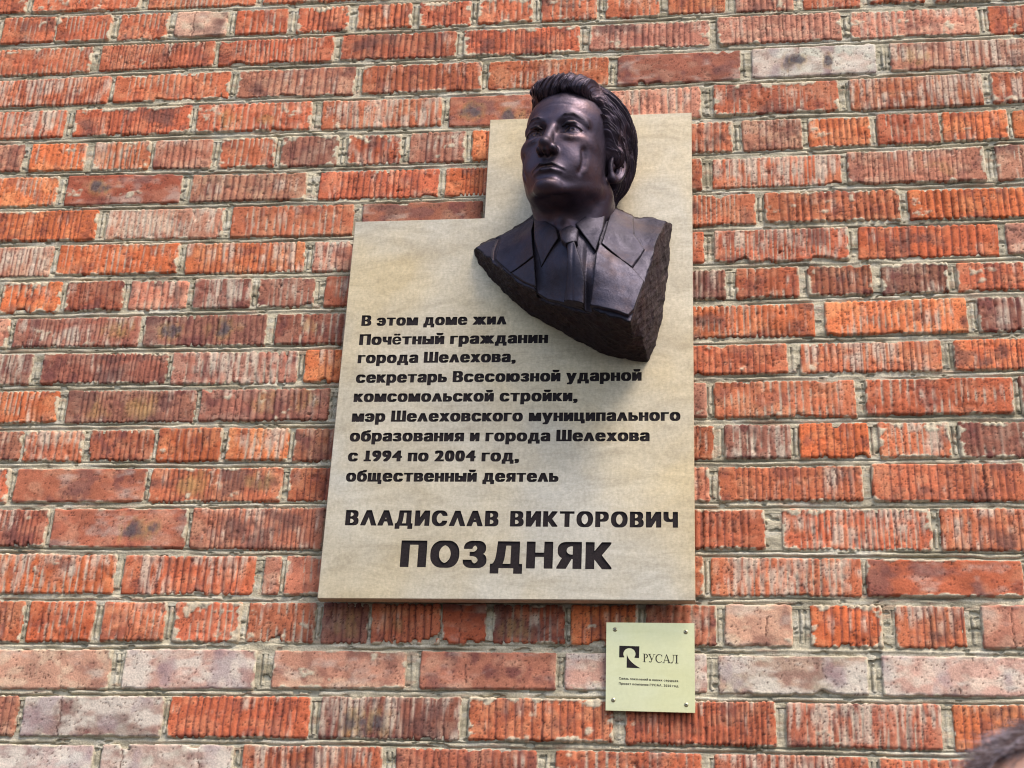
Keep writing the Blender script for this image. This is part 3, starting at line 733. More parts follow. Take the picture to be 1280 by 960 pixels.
# ---------------------------------------------------------------- small sponsor plate
small = empty("sponsor_plate", (-0.106, -0.006, 2.183), "small square polished brass plate with dark logo and four corner screws under the big plaque", "plaque")
SY = -0.0105
so = np.array([(-180.7, 2185.1), (-32.6, 2183.3), (-32.8, 2335.5), (-181.9, 2335.7)])
Vb, Fb = [], []
v, f = rim(so, SY, so, SY + .004); Vb += v; Fb += f; n = 4
Fb += [(0, 1, 2, 3), (7, 6, 5, 4)]
mesh_obj("plate", Vb, Fb, M_brass, small, False)
def s2w(u, v):           # u,v : 0..1 across the small plate, v up
    b = so[0] * (1 - u) + so[1] * u; t = so[3] * (1 - u) + so[2] * u
    p = b * (1 - v) + t * v; return p[0] / 1000, p[1] / 1000
def prism(name, polys, mat, parent, y0, y1, closed_inner=None):
    V, F = [], []
    for poly in polys:
        V2, F2 = sheet_with_holes([np.array(poly)])
        b = len(V); V += [(p[0], y0, p[1]) for p in V2]; F += [tuple(b + i for i in t) for t in tris(F2)]
        n = len(poly); b = len(V); V += [(p[0], y0, p[1]) for p in poly] + [(p[0], y1, p[1]) for p in poly]
        for i in range(n):
            j = (i + 1) % n; F += [(b + i, b + j, b + n + j), (b + i, b + n + j, b + n + i)]
    return mesh_obj(name, V, F, mat, parent, False)
def px2uv(x, y):         # coordinates on the plate's own 0..1 face, from a 748 x 765 drawing
    return s2w((x - 125) / 755.0, (895 - y) / 765.0)
# logo: block with a round bite and a swept stem
pts = [(238, 335), (410, 338), (407, 440), (370, 438)]
for t in np.linspace(35, 180 - 35 + 180 - 110 + 0, 1): pass
arc = [(325 + 52 * math.cos(math.radians(t)), 405 - 50 * math.sin(math.radians(t))) for t in np.linspace(-35, 215, 22)]
pts += arc + [(276, 437), (237, 436)]
stem = [(303, 400)] + [(303 + 22 * t + 94 * t ** 1.9, 400 + 128 * t ** .85) for t in np.linspace(.06, 1, 12)] + [(301, 525)]
logo = prism("logo", [[px2uv(*p) for p in pts], [px2uv(*p) for p in stem]], M_enamel, small, SY - .0004, SY)
# serif letters drawn as strokes : thick stems, thin joins, slab serifs
def R(x0, y0, x1, y1): return [(x0, y0), (x1, y0), (x1, y1), (x0, y1)]
def letter(ch):
    s = []
    if ch == 'Р':
        s = [R(.16, 0, .30, 1), R(.04, 0, .42, .05), R(.04, .95, .34, 1)]
        o = [(.30 + .36 * math.sin(t), .73 + .27 * math.cos(t)) for t in np.linspace(0, math.pi, 12)]
        i = [(.30 + .22 * math.sin(t), .73 + .22 * math.cos(t)) for t in np.linspace(math.pi, 0, 12)]
        s.append(o + i); w = .72
    if ch == 'У':
        s = [[(.02, 1), (.16, 1), (.44, .36), (.36, .22)], [(.66, 1), (.70, 1), (.38, .12), (.28, .0), (.14, 0), (.14, .07), (.26, .08), (.34, .2)], R(-.04, .95, .28, 1), R(.54, .95, .82, 1), R(.10, .02, .20, .14)]; w = .80
    if ch == 'С':
        o = [(.46 + .44 * math.cos(t), .5 + .52 * math.sin(t)) for t in np.linspace(.72, 2 * math.pi - .72, 22)]
        i = [(.49 + .33 * math.cos(t), .5 + .46 * math.sin(t)) for t in np.linspace(2 * math.pi - .72, .72, 22)]
        s = [o + i, R(.76, .66, .81, 1.0)]; w = .90
    if ch == 'А':
        s = [[(.40, 1.02), (.46, 1.02), (.12, 0), (.06, 0)], [(.38, 1.02), (.48, 1.02), (.84, 0), (.68, 0)], R(.22, .30, .66, .35), R(-.04, 0, .22, .05), R(.58, 0, .96, .05)]; w = .94
    if ch == 'Л':
        s = [[(.30, 1), (.35, 1), (.30, .25), (.16, 0), (.0, .0), (.0, .10), (.14, .10), (.24, .28)], R(.62, 0, .76, 1), R(.20, .95, .86, 1), R(.50, 0, .88, .05)]; w = .92
    return s, w
x = 436.0; S_ = 72.0; base = 474.0; polys = []
for k_, ch_ in enumerate("РУСАЛ"):
    st, w_ = letter(ch_)
    wd = S_ * 1.0
    for s_ in st: polys.append([px2uv(x + wd * p[0], base + k_ * 1.6 - S_ * p[1]) for p in s_])
    x += wd * w_
# overlapping strokes: give each stroke its own tiny height so no two faces share a plane
VV, FF = [], []
for k_, poly in enumerate(polys):
    V2, F2 = sheet_with_holes([np.array(poly)]); yy = SY - .0003 - .00002 * k_
    b = len(VV); VV += [(p[0], yy, p[1]) for p in V2]; FF += [tuple(b + i for i in t) for t in tris(F2)]
mesh_obj("wordmark", VV, FF, M_enamel, small, False)
for k_, (txt, y0_, y1_) in enumerate((("Связь поколений в наших сердцах.", 628, 640), ("Проект компании РУСАЛ. 2020 год.", 672, 684))):
    pa = px2uv(236, y0_); pb = px2uv(748, y1_)
    lp = [q_ / 1000 for q_ in place_line(txt, pa[0] * 1000, pa[1] * 1000, pb[0] * 1000, pb[1] * 1000, 3.9, .040, .016, .11, .40)]
    P2, F = sheet_with_holes(lp); P2 = P2 * 1000
    mesh_obj("printed_line", [(p[0] / 1000, SY - .0003, p[1] / 1000) for p in P2], tris(F), M_enamel, small, False)
M_screw = mat_simple("brass screw head", (.55, .50, .33), .3, .9, .1)
for (sx_, sy_) in ((200, 193), (806, 208), (189, 806), (806, 830)):
    cx, cz = px2uv(sx_, sy_)
    prof_ = [(.0038, SY), (.0036, SY - .0010), (.0026, SY - .0018), (.0012, SY - .0021)]
    n = 20; Vs = []; Fs = []
    for r_, y_ in prof_: Vs += [(cx + r_ * math.cos(t), y_, cz + r_ * math.sin(t)) for t in np.linspace(0, 2 * np.pi, n + 1)[:-1]]
    for q_ in range(3): Fs += [(q_ * n + i, q_ * n + (i + 1) % n, (q_ + 1) * n + (i + 1) % n, (q_ + 1) * n + i) for i in range(n)]
    c_ = len(Vs); Vs.append((cx, SY - .0021, cz)); Fs += [(3 * n + i, 3 * n + (i + 1) % n, c_, c_) for i in range(n)]
    Fs = [tuple(f) for f in Fs]
    Ft = []
    for f_ in Fs: Ft += [(f_[0], f_[1], f_[2])] + ([(f_[0], f_[2], f_[3])] if f_[3] != f_[2] else [])
    sc_ = mesh_obj("screw", Vs, Ft, M_screw, small, True)
    a_ = rng.uniform(0, 1.5); Vc = []; Fc = []
    for q_ in (0, 1):
        ca, sa = math.cos(a_ + q_ * math.pi / 2), math.sin(a_ + q_ * math.pi / 2); b = len(Vc)
        for (p, r_) in ((-.0022, -.0006), (.0022, -.0006), (.0022, .0006), (-.0022, .0006)):
            Vc.append((cx + p * ca - r_ * sa, SY - .00225 - .00005 * q_, cz + p * sa + r_ * ca))
        Fc.append((b, b + 1, b + 2, b + 3))
    mesh_obj("cross_slot", Vc, Fc, M_dark, small, False)

# ---------------------------------------------------------------- signed-distance modelling (millimetres)
import openvdb
def grid3(lo, hi, h):
    ax = [np.arange(a, b + h, h, dtype=np.float32) for a, b in zip(lo, hi)]
    return np.meshgrid(*ax, indexing='ij', sparse=True), ax
def mesh_sdf(D, lo, h):
    D = np.clip(D, -3 * h, 3 * h).astype(np.float32)
    g = openvdb.FloatGrid(3 * h); g.copyFromArray(D)
    P_, T_, Q_ = g.convertToPolygons(isovalue=0.0, adaptivity=0.0)[:3] if len(g.convertToPolygons(isovalue=0.0)) == 3 else (*g.convertToPolygons(isovalue=0.0), None)
    pts = np.asarray(P_, np.float32) * h + np.asarray(lo, np.float32)
    if Q_ is None: quads = np.asarray(T_)
    else: quads = np.asarray(Q_)
    return pts, quads[:, ::-1].astype(np.int32)
def smin(a, b, k):
    h = np.clip(.5 + .5 * (b - a) / k, 0, 1); return b * (1 - h) + a * h - k * h * (1 - h)
def smax(a, b, k): return -smin(-a, -b, k)
def ell(p, c, r):
    q = [(p[i] - c[i]) for i in range(3)]
    k0 = np.sqrt((q[0] / r[0]) ** 2 + (q[1] / r[1]) ** 2 + (q[2] / r[2]) ** 2) + 1e-6
    k1 = np.sqrt((q[0] / r[0] ** 2) ** 2 + (q[1] / r[1] ** 2) ** 2 + (q[2] / r[2] ** 2) ** 2) + 1e-9
    return k0 * (k0 - 1) / k1
def sph(p, c, r): return np.sqrt((p[0] - c[0]) ** 2 + (p[1] - c[1]) ** 2 + (p[2] - c[2]) ** 2) - r
def cap(p, a, b, ra, rb=None):
    rb = ra if rb is None else rb
    ab = [b[i] - a[i] for i in range(3)]; L2 = sum(v * v for v in ab)
    t = np.clip(((p[0] - a[0]) * ab[0] + (p[1] - a[1]) * ab[1] + (p[2] - a[2]) * ab[2]) / L2, 0, 1)
    return np.sqrt((p[0] - a[0] - ab[0] * t) ** 2 + (p[1] - a[1] - ab[1] * t) ** 2 + (p[2] - a[2] - ab[2] * t) ** 2) - (ra + (rb - ra) * t)
def chain(p, pts, rs):
    r = None
    for i in range(len(pts) - 1):
        c = cap(p, pts[i], pts[i + 1], rs[i], rs[i + 1]); r = c if r is None else np.minimum(r, c)
    return r
def arcpts(a, m, b, n=7):
    a, m, b = map(np.array, (a, m, b)); c = 2 * m - .5 * (a + b)
    return [tuple((1 - t) ** 2 * a + 2 * t * (1 - t) * c + t * t * b) for t in np.linspace(0, 1, n)]

def face_sdf(p, heavy=1.0):
    x, y, z = p
    d = ell(p, (0, -8, 46), (74, 92, 80))
    d = smin(d, ell(p, (0, 20, -12), (65, 72, 84)), 14)
    d = smin(d, ell(p, (0, 26, 44), (62, 63, 50)), 14)
    for s in (-1, 1):
        d = smin(d, ell(p, (s * 43, 52, -14), (17, 22, 13)), 18)          # cheekbones
        d = smin(d, ell(p, (s * 36, 18, -54), (24 * heavy, 42, 32)), 20)
        d = smin(d, chain(p, [(s * 51, -8, -50), (s * 50, 8, -66), (s * 36, 44, -84), (s * 16, 72, -99)], [11, 11, 9, 9]), 12)   # jaw line  # jowls
        d = smin(d, ell(p, (s * 27, 59, -50), (22, 21, 27)), 18)          # cheek beside the mouth
    d = smin(d, ell(p, (0, 30, -76), (40, 54, 22)), 14)
    d = smin(d, ell(p, (0, 79, -99), (20, 17, 14)), 9)                   # chin
    d = smin(d, ell(p, (0, 18, -84), (38, 50, 16)), 12)                  # under the chin
    d = smin(d, ell(p, (0, 63.5, -68), (32, 27, 24)), 12)                   # muzzle
    d = smin(d, chain(p, [(-46, 66, 20), (-26, 80, 25), (0, 82, 20), (26, 80, 25), (46, 66, 20)], [7.5, 8.5, 7.5, 8.5, 7.5]), 12)   # brow
    # neck
    nk = ell(p, (0, -44, -60), (62, 58, 66))
    nk = smin(nk, cap(p, (0, -46, -50), (0, -78, -150), 58, 66), 14)
    for s in (-1, 1):
        nk = smin(nk, cap(p, (s * 56, -24, -60), (s * 18, -18, -160), 13, 12), 18)
    nk = smin(nk, ell(p, (0, -6, -126), (13, 13, 18)), 16)
    nk = smax(nk, -172 - z, 4)
    d = smin(d, nk, 20)
    # eye sockets
    for s in (-1, 1):
        d = smax(d, -ell(p, (s * 32, 92, 3), (22, 18, 12.5)), 7)
        d = smax(d, -ell(p, (s * 17, 92, 4), (8, 10, 11)), 7)
    # nose
    n = chain(p, [(0, 82, 14), (0, 92, -6), (0, 101, -30)], [7.0, 7.5, 9.5])
    n = smin(n, ell(p, (0, 104.5, -36), (10.5, 13, 10)), 5)
    for s in (-1, 1): n = smin(n, ell(p, (s * 11.5, 95, -41), (6.5, 10, 7.5)), 4)
    n = smin(n, ell(p, (0, 98, -47), (5, 10, 5)), 4)
    d = smin(d, n, 6)
    for s in (-1, 1): d = smax(d, -ell(p, (s * 6.0, 99, -50.5), (3.0, 5.5, 4)), 2.5)
    # eyes
    for s in (-1, 1):
        c = (s * 32, 66.0, 1.0)
        ball = sph(p, c, 15.4)
        ex = (x - s * 32.5); aw = 17.5
        up = 7.4 * np.clip(1 - (ex / aw) ** 2, 0, 1) - 0.2 - s * ex * .09; lo = -4.0 * np.clip(1 - (ex / aw) ** 2, 0, 1) - s * ex * .09
        zz = z - c[2]
        opening = np.maximum(np.maximum(zz - up, lo - zz), np.abs(ex) - aw)
        lid = smax(sph(p, c, 18.2), -(opening + 0 * y), 1.2)
        lid = np.maximum(lid, 63.5 - y)
        lid = smin(lid, 1e3 + 0 * x, 1)
        d = smin(d, lid, 3.0)
        d = np.minimum(d, ball)
        d = smax(d, -sph(p, (s * 32, 81.4, 2.8), 3.3), .8)               # drilled pupil
        ring = np.abs(np.sqrt((x - s * 32) ** 2 + (z - 2.8) ** 2) - 6.8) - .6
        d = smax(d, -np.maximum(ring, np.abs(ball) - .9), .5)
        d = smin(d, chain(p, [(s * 44, 72, 9.5), (s * 36, 83, 13), (s * 26, 86.5, 12.5), (s * 18, 85, 8)], [2, 2.8, 2.8, 2]), 3)   # fold over the lid
        # eyebrow ridge with a crisp lower edge
        d = smin(d, chain(p, [(s * 12, 89, 21), (s * 23, 91, 26), (s * 35, 86.5, 27.5), (s * 47, 74.5, 22.5), (s * 54, 64, 14)], [1.8, 2.3, 2.4, 2.0, 1.2]), 2.2)
        # bag under the eye
        d = smin(d, chain(p, arcpts((s * 18, 82, -9), (s * 31, 84, -15), (s * 46, 70, -10)), [3.4] * 7), 7)
        # nasolabial fold and cheek crease
        d = smax(d, -chain(p, arcpts((s * 22, 93, -42), (s * 34, 90, -58), (s * 36, 80, -80)), [2.8] * 7), 4.5)
        d = smax(d, -chain(p, [(s * 50, 68, -32), (s * 51.5, 64.5, -44), (s * 50, 62.5, -56), (s * 46, 63, -68)], [.5, 2.6, 2.4, .5]), 10)
        pass
    # frown crease + forehead lines
    d = smax(d, -chain(p, arcpts((-36, 84, 46), (-4, 92, 50), (34, 84, 48)), [.9] * 7), 3.5)
    d = smax(d, -chain(p, arcpts((-30, 85, 60), (2, 90, 63), (36, 80, 61)), [.8] * 7), 3.5)
    d = smax(d, -chain(p, [(5, 96, 24), (7, 94, 36)], [1.0, .8]), 3)
    d = smax(d, -chain(p, [(-4, 97, 26), (-5, 95, 38)], [1.0, .8]), 3)
    # mouth
    d = smin(d, chain(p, [(-25, 82, -71), (-10, 93.5, -65.5), (0, 95, -67), (10, 93.5, -65.5), (25, 82, -71)], [1.6, 2.4, 2.0, 2.4, 1.6]), 3)
    d = smin(d, chain(p, [(-21, 82, -77), (-8, 91, -76), (8, 91, -76), (21, 82, -77)], [1.8, 3.4, 3.4, 1.8]), 4)
    d = smax(d, -chain(p, [(-29, 82, -75.5), (-15, 95, -71.5), (0, 101, -70), (15, 95, -71.5), (29, 82, -75.5)], [2.2, 1.8, 1.6, 1.8, 2.2]), 1.6)
    d = smax(d, -cap(p, (-14, 95, -87), (14, 95, -87), 5.2), 7)
    d = smax(d, -cap(p, (0, 103, -54), (0, 102, -61), 2.2), 4)
    # ears
    for s in (-1, 1):
        ca, sa = math.cos(.42), math.sin(.42)
        qx = (x - s * (71 if s > 0 else 62)) * s; qy = y + 16; qz = z + 14
        lx = qx * ca + qy * sa; ly = -qx * sa * 1 + qy * ca            # ear turned outwards
        ly = qy * ca - qx * sa
        tz = qz * math.cos(.14) - ly * math.sin(.14); ty = ly * math.cos(.14) + qz * math.sin(.14)
        e0 = (np.sqrt((ty / 17.5) ** 2 + (tz / 30) ** 2) - 1) * 19
        plate_ = smax(np.abs(lx - 6) - 3.2, e0, 2)
        rimm = np.sqrt((e0 + 2.5) ** 2 + (lx - 9) ** 2) - 3.6
        e = smin(plate_, rimm, 2.5)
        e = smax(e, -((np.sqrt(((ty - 2) / 9.5) ** 2 + ((tz + 4) / 14) ** 2 + ((lx - 12) / 9) ** 2) - 1) * 9), 2)
        e = smin(e, np.sqrt((ty - 8) ** 2 + (tz + 5) ** 2 + (lx - 6) ** 2) - 5, 3)         # tragus
        e = smin(e, np.sqrt((ty - 4) ** 2 + (tz + 27) ** 2 + (lx - 6) ** 2) - 7.0, 5)      # lobe
        d = smin(d, e, 4)
    return d

def hair_sdf(p, seed=3, amp=1.0, wide=1.0):
    x, y, z = p
    h = ell(p, (8, -20, 53), (87, 104, 93))
    h = smin(h, ell(p, (8 * wide, -50, 6), (82, 56, 74)), 16)
    h = smin(h, ell(p, (-4, 56, 99), (54, 34, 24)), 18)          # quiff rolled up over the forehead
    h = smin(h, ell(p, (26, 62, 92), (30, 22, 20)), 12)
    h = smin(h, ell(p, (79, -20, 6), (13, 30, 22)), 10)
    h = smin(h, ell(p, (2, -60, -64), (55, 38, 46)), 20)
    zk = [-130, -100, -60, -34, -20, -6, 8, 24, 44, 62, 76, 84, 140]
    yk = [-30, -30, -32, -34, -14, 10, 20, 27, 36, 42, 52, 78, 200]
    yc = np.interp(z, zk, yk).astype(np.float32) + 2.5 * np.sin(z / 4.1 + 1) + 1.5 * np.sin(z / 1.9)
    top = (z - (80 - .10 * np.abs(x) + 3 * np.sin(x / 9.0) + 1.2 * np.sin(x / 2.7)))
    thin = 7.0 * (1 - np.clip((yc - y) / 26.0, 0, 1)) ** 1.6 * ss(86, 70, z) * ss(-30, -14, z)
    h = h + thin
    h = smax(h, np.minimum((y - yc) * .8, -top + 0 * y) + 0 * x, 3)
    h = smax(h, -120 - z, 6)
    h = h.astype(np.float32)
    m = np.abs(h) < 9
    xx, yy, zz = [np.broadcast_to(v, h.shape)[m] for v in (x, y, z)]
    dy = 70 - yy
    qz = zz + .50 * dy + .0036 * dy * dy
    q = np.arctan2(qz + 10, np.abs(xx) + 6) * 100 * np.where(xx < 0, -1, 1)
    al = dy + .5 * (90 - zz)
    q = q + 4 * noise(al / 44, q / 30, seed=seed) + 1.2 * noise(al / 18, q / 12, seed=seed + 9)
    gr = lambda n, w: -np.exp(-(n / w) ** 2)
    lw = .5 + .5 * np.clip(noise(al / 30, q / 14, seed=seed + 14) + .5, 0, 1)
    curl = ss(26, 50, yy) * ss(64, 80, zz)
    qc = xx * 1.0 - .55 * (zz - 80) + .008 * (zz - 80) ** 2 + 7 * noise(xx / 26, zz / 22, seed=seed + 5) + 2 * noise(xx / 11, zz / 11, seed=seed + 15)
    def field(qq, aa, sd):
        n0 = noise(qq / 19, aa / 80, seed=sd + 4); n1 = noise(qq / 7.6, aa / 60, seed=sd + 1); n2 = noise(qq / 2.7, aa / 40, seed=sd + 2)
        return 3.0 * n0 + 4.4 * gr(n1, .24) + 2.6 * gr(n2, .36) + 1.2 * n1
    sw = ss(42, 60, np.abs(xx)); wob = 3 * noise(al / 40, qz / 30, seed=seed + 50) + 1.2 * noise(al / 15, qz / 12, seed=seed + 51)
    sd_ = field((qz + wob) * np.where(xx < 0, -1, 1), al, seed + 60)
    st = mix(mix(field(xx + wob, al, seed), 1.2 * sd_, sw), .75 * field(qc, zz + yy, seed + 30), curl) + 1.8
    h[m] -= amp * st
    return h


def to_world(P_, q):
    cx, cy, cz, ya, pi_, ro, s = q
    X = P_ / 1000.0
    A1 = np.array([[1, 0, 0], [0, math.cos(pi_), -math.sin(pi_)], [0, math.sin(pi_), math.cos(pi_)]])
    A2 = np.array([[math.cos(ro), 0, math.sin(ro)], [0, 1, 0], [-math.sin(ro), 0, math.cos(ro)]])
    A3 = np.array([[math.cos(ya), -math.sin(ya), 0], [math.sin(ya), math.cos(ya), 0], [0, 0, 1]])
    V = X @ A1.T @ A2.T @ A3.T
    return V * np.array([1, -1, 1]) * s + np.array([cx, cy, cz])

bust = empty("bronze_bust", (-0.25, -0.046, 2.86), "dark bronze portrait bust of a man in suit and tie mounted on the brass plaque", "bust")
HQ = (-0.2552, -0.1478, 3.70 - 0.5207, 0.2596, 0.0328, 0.0545, 1.145)
hv = 1.5
lo, hi = (-90, -110, -200), (90, 124, 140)
p, ax = grid3(lo, hi, hv)
D = face_sdf(p)
V, F = mesh_sdf(D, lo, hv)
Vw = to_world(V, HQ)
def drop_behind(V, F, ymax):
    keep = (V[F][:, :, 1] < ymax).all(1); F = F[keep]
    used = np.unique(F); m = np.full(len(V), -1); m[used] = np.arange(len(used)); return V[used], m[F]
# the y mirror flips the winding, so turn the quads round again
Vw, Fw = drop_behind(Vw, F[:, ::-1], PY + .004)
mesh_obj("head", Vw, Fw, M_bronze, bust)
lo, hi = (-104, -124, -130), (106, 112, 152)
p, ax = grid3(lo, hi, 1.0)
V, F = mesh_sdf(hair_sdf(p), lo, 1.0)
Vl = V.copy()
xx, yy, zz = V.T; dy = 70 - yy
qq = np.where(np.abs(xx) > 50, zz + .5 * dy + .0036 * dy * dy, xx); curl = ss(26, 50, yy) * ss(64, 80, zz)
qq = mix(qq, xx - .55 * (zz - 80) + .008 * (zz - 80) ** 2, curl); aa = mix(dy + .5 * (90 - zz), zz + yy, curl)
Vw = to_world(V, HQ)
F2_ = F[:, ::-1]; keep = (Vw[F2_][:, :, 1] < PY + .004).all(1); F2_ = F2_[keep]; used = np.unique(F2_); mm_ = np.full(len(V), -1); mm_[used] = np.arange(len(used))
Vw, Fw, qq, aa = Vw[used], mm_[F2_], qq[used], aa[used]
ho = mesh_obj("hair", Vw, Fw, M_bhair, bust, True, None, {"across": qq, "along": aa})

# ---- torso : a broken slab of cloth, built over a surface field above the plaque
FR = np.array([(-439.0, 3046.7, 20.0), (-406.2, 3010.7, 45.0), (-366.1, 2960.1, 70.0), (-334.2, 2930.6, 80.0), (-288.6, 2895.8, 100.0), (-248.7, 2872.9, 120.0), (-210.3, 2854.6, 135.0), (-172.6, 2830.0, 148.0), (-136.4, 2816.0, 150.0), (-124.7, 2862.7, 140.0), (-113.4, 2911.5, 120.0), (-103.2, 2966.3, 100.0), (-92.7, 3022.4, 80.0), (-79.5, 3083.2, 40.0), (-105.2, 3097.0, 30.0), (-135.1, 3094.4, 30.0), (-174.4, 3104.4, 50.0), (-241.0, 3100.0, 90.0), (-324.5, 3091.8, 50.0), (-368.8, 3077.2, 30.0), (-415.2, 3059.9, 20.0)])
BK = np.array([[-445.5, 3054.9], [-431.2, 3019.6], [-401.8, 2980.9], [-366.7, 2942.6], [-323.1, 2906.3], [-282.1, 2882.2], [-236.9, 2853.3], [-185.1, 2824.7], [-110.9, 2808.9], [-98.0, 2844.3], [-86.5, 2896.4], [-79.2, 2962.9], [-73.3, 3030.7], [-68.8, 3099.9], [-106.5, 3116.9], [-136.7, 3116.0], [-178.1, 3142.2], [-251.6, 3137.4], [-331.4, 3129.3], [-373.4, 3098.6], [-426.3, 3071.9]])
CPX = np.array([[-263.3, 2940.9, 138.0], [-197.8, 2916.3, 150.0], [-344.8, 2995.4, 75.0], [-253.7, 2998.3, 135.0], [-159.5, 2992.7, 100.0], [-209.4, 3024.1, 120.0], [-311.4, 3033.6, 95.0], [-135.9, 2928.7, 125.0]])
CPA = np.vstack([FR[[0, 1, 2, 3, 4, 5, 6, 7, 8, 9, 10, 11, 12, 13, 14, 15, 16, 18, 19, 20]], CPX])
_A = np.linalg.norm(CPA[:, None, :2] - CPA[None, :, :2], axis=2); _n = len(CPA)
_w = np.linalg.solve(np.block([[_A + np.eye(_n) * 3, np.ones((_n, 1)), CPA[:, :2]], [np.ones((1, _n)), np.zeros((1, 3))], [CPA[:, :2].T, np.zeros((2, 3))]]), np.concatenate([CPA[:, 2], np.zeros(3)]))
def surf(X, Z):
    r = _w[_n] + _w[_n + 1] * X + _w[_n + 2] * Z
    for i in range(_n): r = r + _w[i] * np.sqrt((X - CPA[i, 0]) ** 2 + (Z - CPA[i, 1]) ** 2 + 60.0)
    return r
def poly_sd(X, Z, pts):
    d = np.full(np.broadcast(X, Z).shape, 1e9); s = np.ones_like(d)
    pts = np.asarray(pts); n = len(pts)
    for i in range(n):
        a = pts[i]; b = pts[i - 1]; e = b - a; wx = X - a[0]; wz = Z - a[1]
        t = np.clip((wx * e[0] + wz * e[1]) / (e @ e), 0, 1)
        d = np.minimum(d, (wx - e[0] * t) ** 2 + (wz - e[1] * t) ** 2)
        c1 = Z >= a[1]; c2 = Z < b[1]; c3 = e[0] * wz > e[1] * wx
        s = np.where((c1 & c2 & c3) | (~c1 & ~c2 & ~c3), -s, s)
    return s * np.sqrt(d)
collar_l = [[-174.3, 3104], [-139.4, 3095], [-135.0, 3029.5], [-115.1, 2990.2], [-136.0, 2936], [-191.0, 2987], [-185.8, 3023.8], [-181.7, 3075.6]]
lapel_l = [[-193.9, 2985], [-135, 2934], [-113.3, 2907.5], [-120.8, 2874.3], [-127, 2842], [-140, 2826], [-207, 2854], [-202.0, 2902.4], [-199.4, 2955.7]]
collar_r = [[-323.2, 3084], [-388.9, 3058], [-394.3, 3001.4], [-361.4, 2961], [-316.5, 2981], [-323.7, 3042.3]]
lapel_r = [[-314.9, 2977.9], [-359.8, 2958.7], [-338.0, 2938], [-310.1, 2917]]
flap_r = [[-323.9, 3092], [-316.8, 3017.2], [-301.4, 2955.6], [-269.1, 3001.9], [-275, 3030], [-300.8, 3062]]
flap_l = [[-240, 3032], [-218, 3062], [-186.8, 3098], [-190.1, 3026.4], [-201.6, 2973.5], [-225.5, 3007.0]]
knot = [[-268.8, 3017.7], [-247.3, 3029], [-233.2, 3015.7], [-232.8, 2980.7], [-252.8, 2974.9], [-262.2, 2987.8]]
blade = [[-251.5, 2982], [-238.5, 2983], [-224.1, 2936.4], [-217.8, 2902.1], [-219, 2857], [-257, 2872], [-250.5, 2911.3], [-248.8, 2946.5]]
opening_ = [[-326.8, 3110], [-183.1, 3110], [-197.1, 2997.4], [-202.0, 2909.3], [-206.9, 2838], [-308.3, 2902], [-316.7, 2982.1]]

TH = 1.6
tlo, thi = (-460, -4, 2795), (-55, 172, 3155)        # x, height above the plaque, z
p, ax = grid3(tlo, thi, TH)
X2, Z2 = p[0][:, 0, :], p[2][0, 0, :][None, :]
SF = surf(X2, Z2)
sB = poly_sd(X2, Z2, BK); sF = poly_sd(X2, Z2, FR[:, :2])
zz_ = (X2 + 445) / 375.0
LOWN = 2.2 * fbm(X2 / 26, Z2 / 26, seed=301, oct=3)
H3 = p[1]
fr = np.clip(H3 / np.maximum(SF, 12)[:, None, :], 0, 1.1)
def layer(poly, top, thick, k=1.6, cutk=True, sl=0.0):
    s = poly_sd(X2, Z2, poly) if poly is not None else None
    t = (SF + top)[:, None, :]
    d = smax(H3 - t, t - thick - H3, 1.0)
    d = d * .80
    if s is not None: d = smax(d, (s[:, None, :] + sl * (t - H3)), k)
    return d
side = sB[:, None, :] * (1 - fr) + sF[:, None, :] * fr + LOWN[:, None, :] * .5
rough3 = 2.4 * fbm(X2[:, None, :] / 9, H3 / 9 + Z2[:, None, :] / 9, seed=302, oct=3) + 2.4 * fbm(X2[:, None, :] / 22 + H3 / 17, Z2[:, None, :] / 22 - H3 / 25, seed=303, oct=2)
side_r = side + rough3
so_ = poly_sd(X2, Z2, opening_)
cloth = 3.0 * fbm(X2 / 46, Z2 / 60, seed=304, oct=2) + .25 * fbm(X2 / 7, Z2 / 7, seed=305, oct=2)
# sleeve seams
seamL = np.abs(poly_sd(X2, Z2, [(-394, 3062), (-400, 3030), (-398, 3000), (-380, 2978), (-500, 2978), (-500, 3062)]))
seamR = np.abs(poly_sd(X2, Z2, [(-135, 3110), (-133, 3040), (-112, 2990), (-110, 2900), (0, 2900), (0, 3110)]))
top_j = SF + cloth - 22 * ss(1.5, -2.5, so_) - 3.5 * np.exp(-(seamL / 2.4) ** 2)
SFj = top_j
D = smax((H3 - top_j[:, None, :]) * .8, side_r, 1.5)
D = np.maximum(D, -H3 - 2)
V, F = mesh_sdf(D, tlo, TH)
def tw(V): return np.stack([V[:, 0], PY * 1000 - V[:, 1], V[:, 2]], 1) / 1000
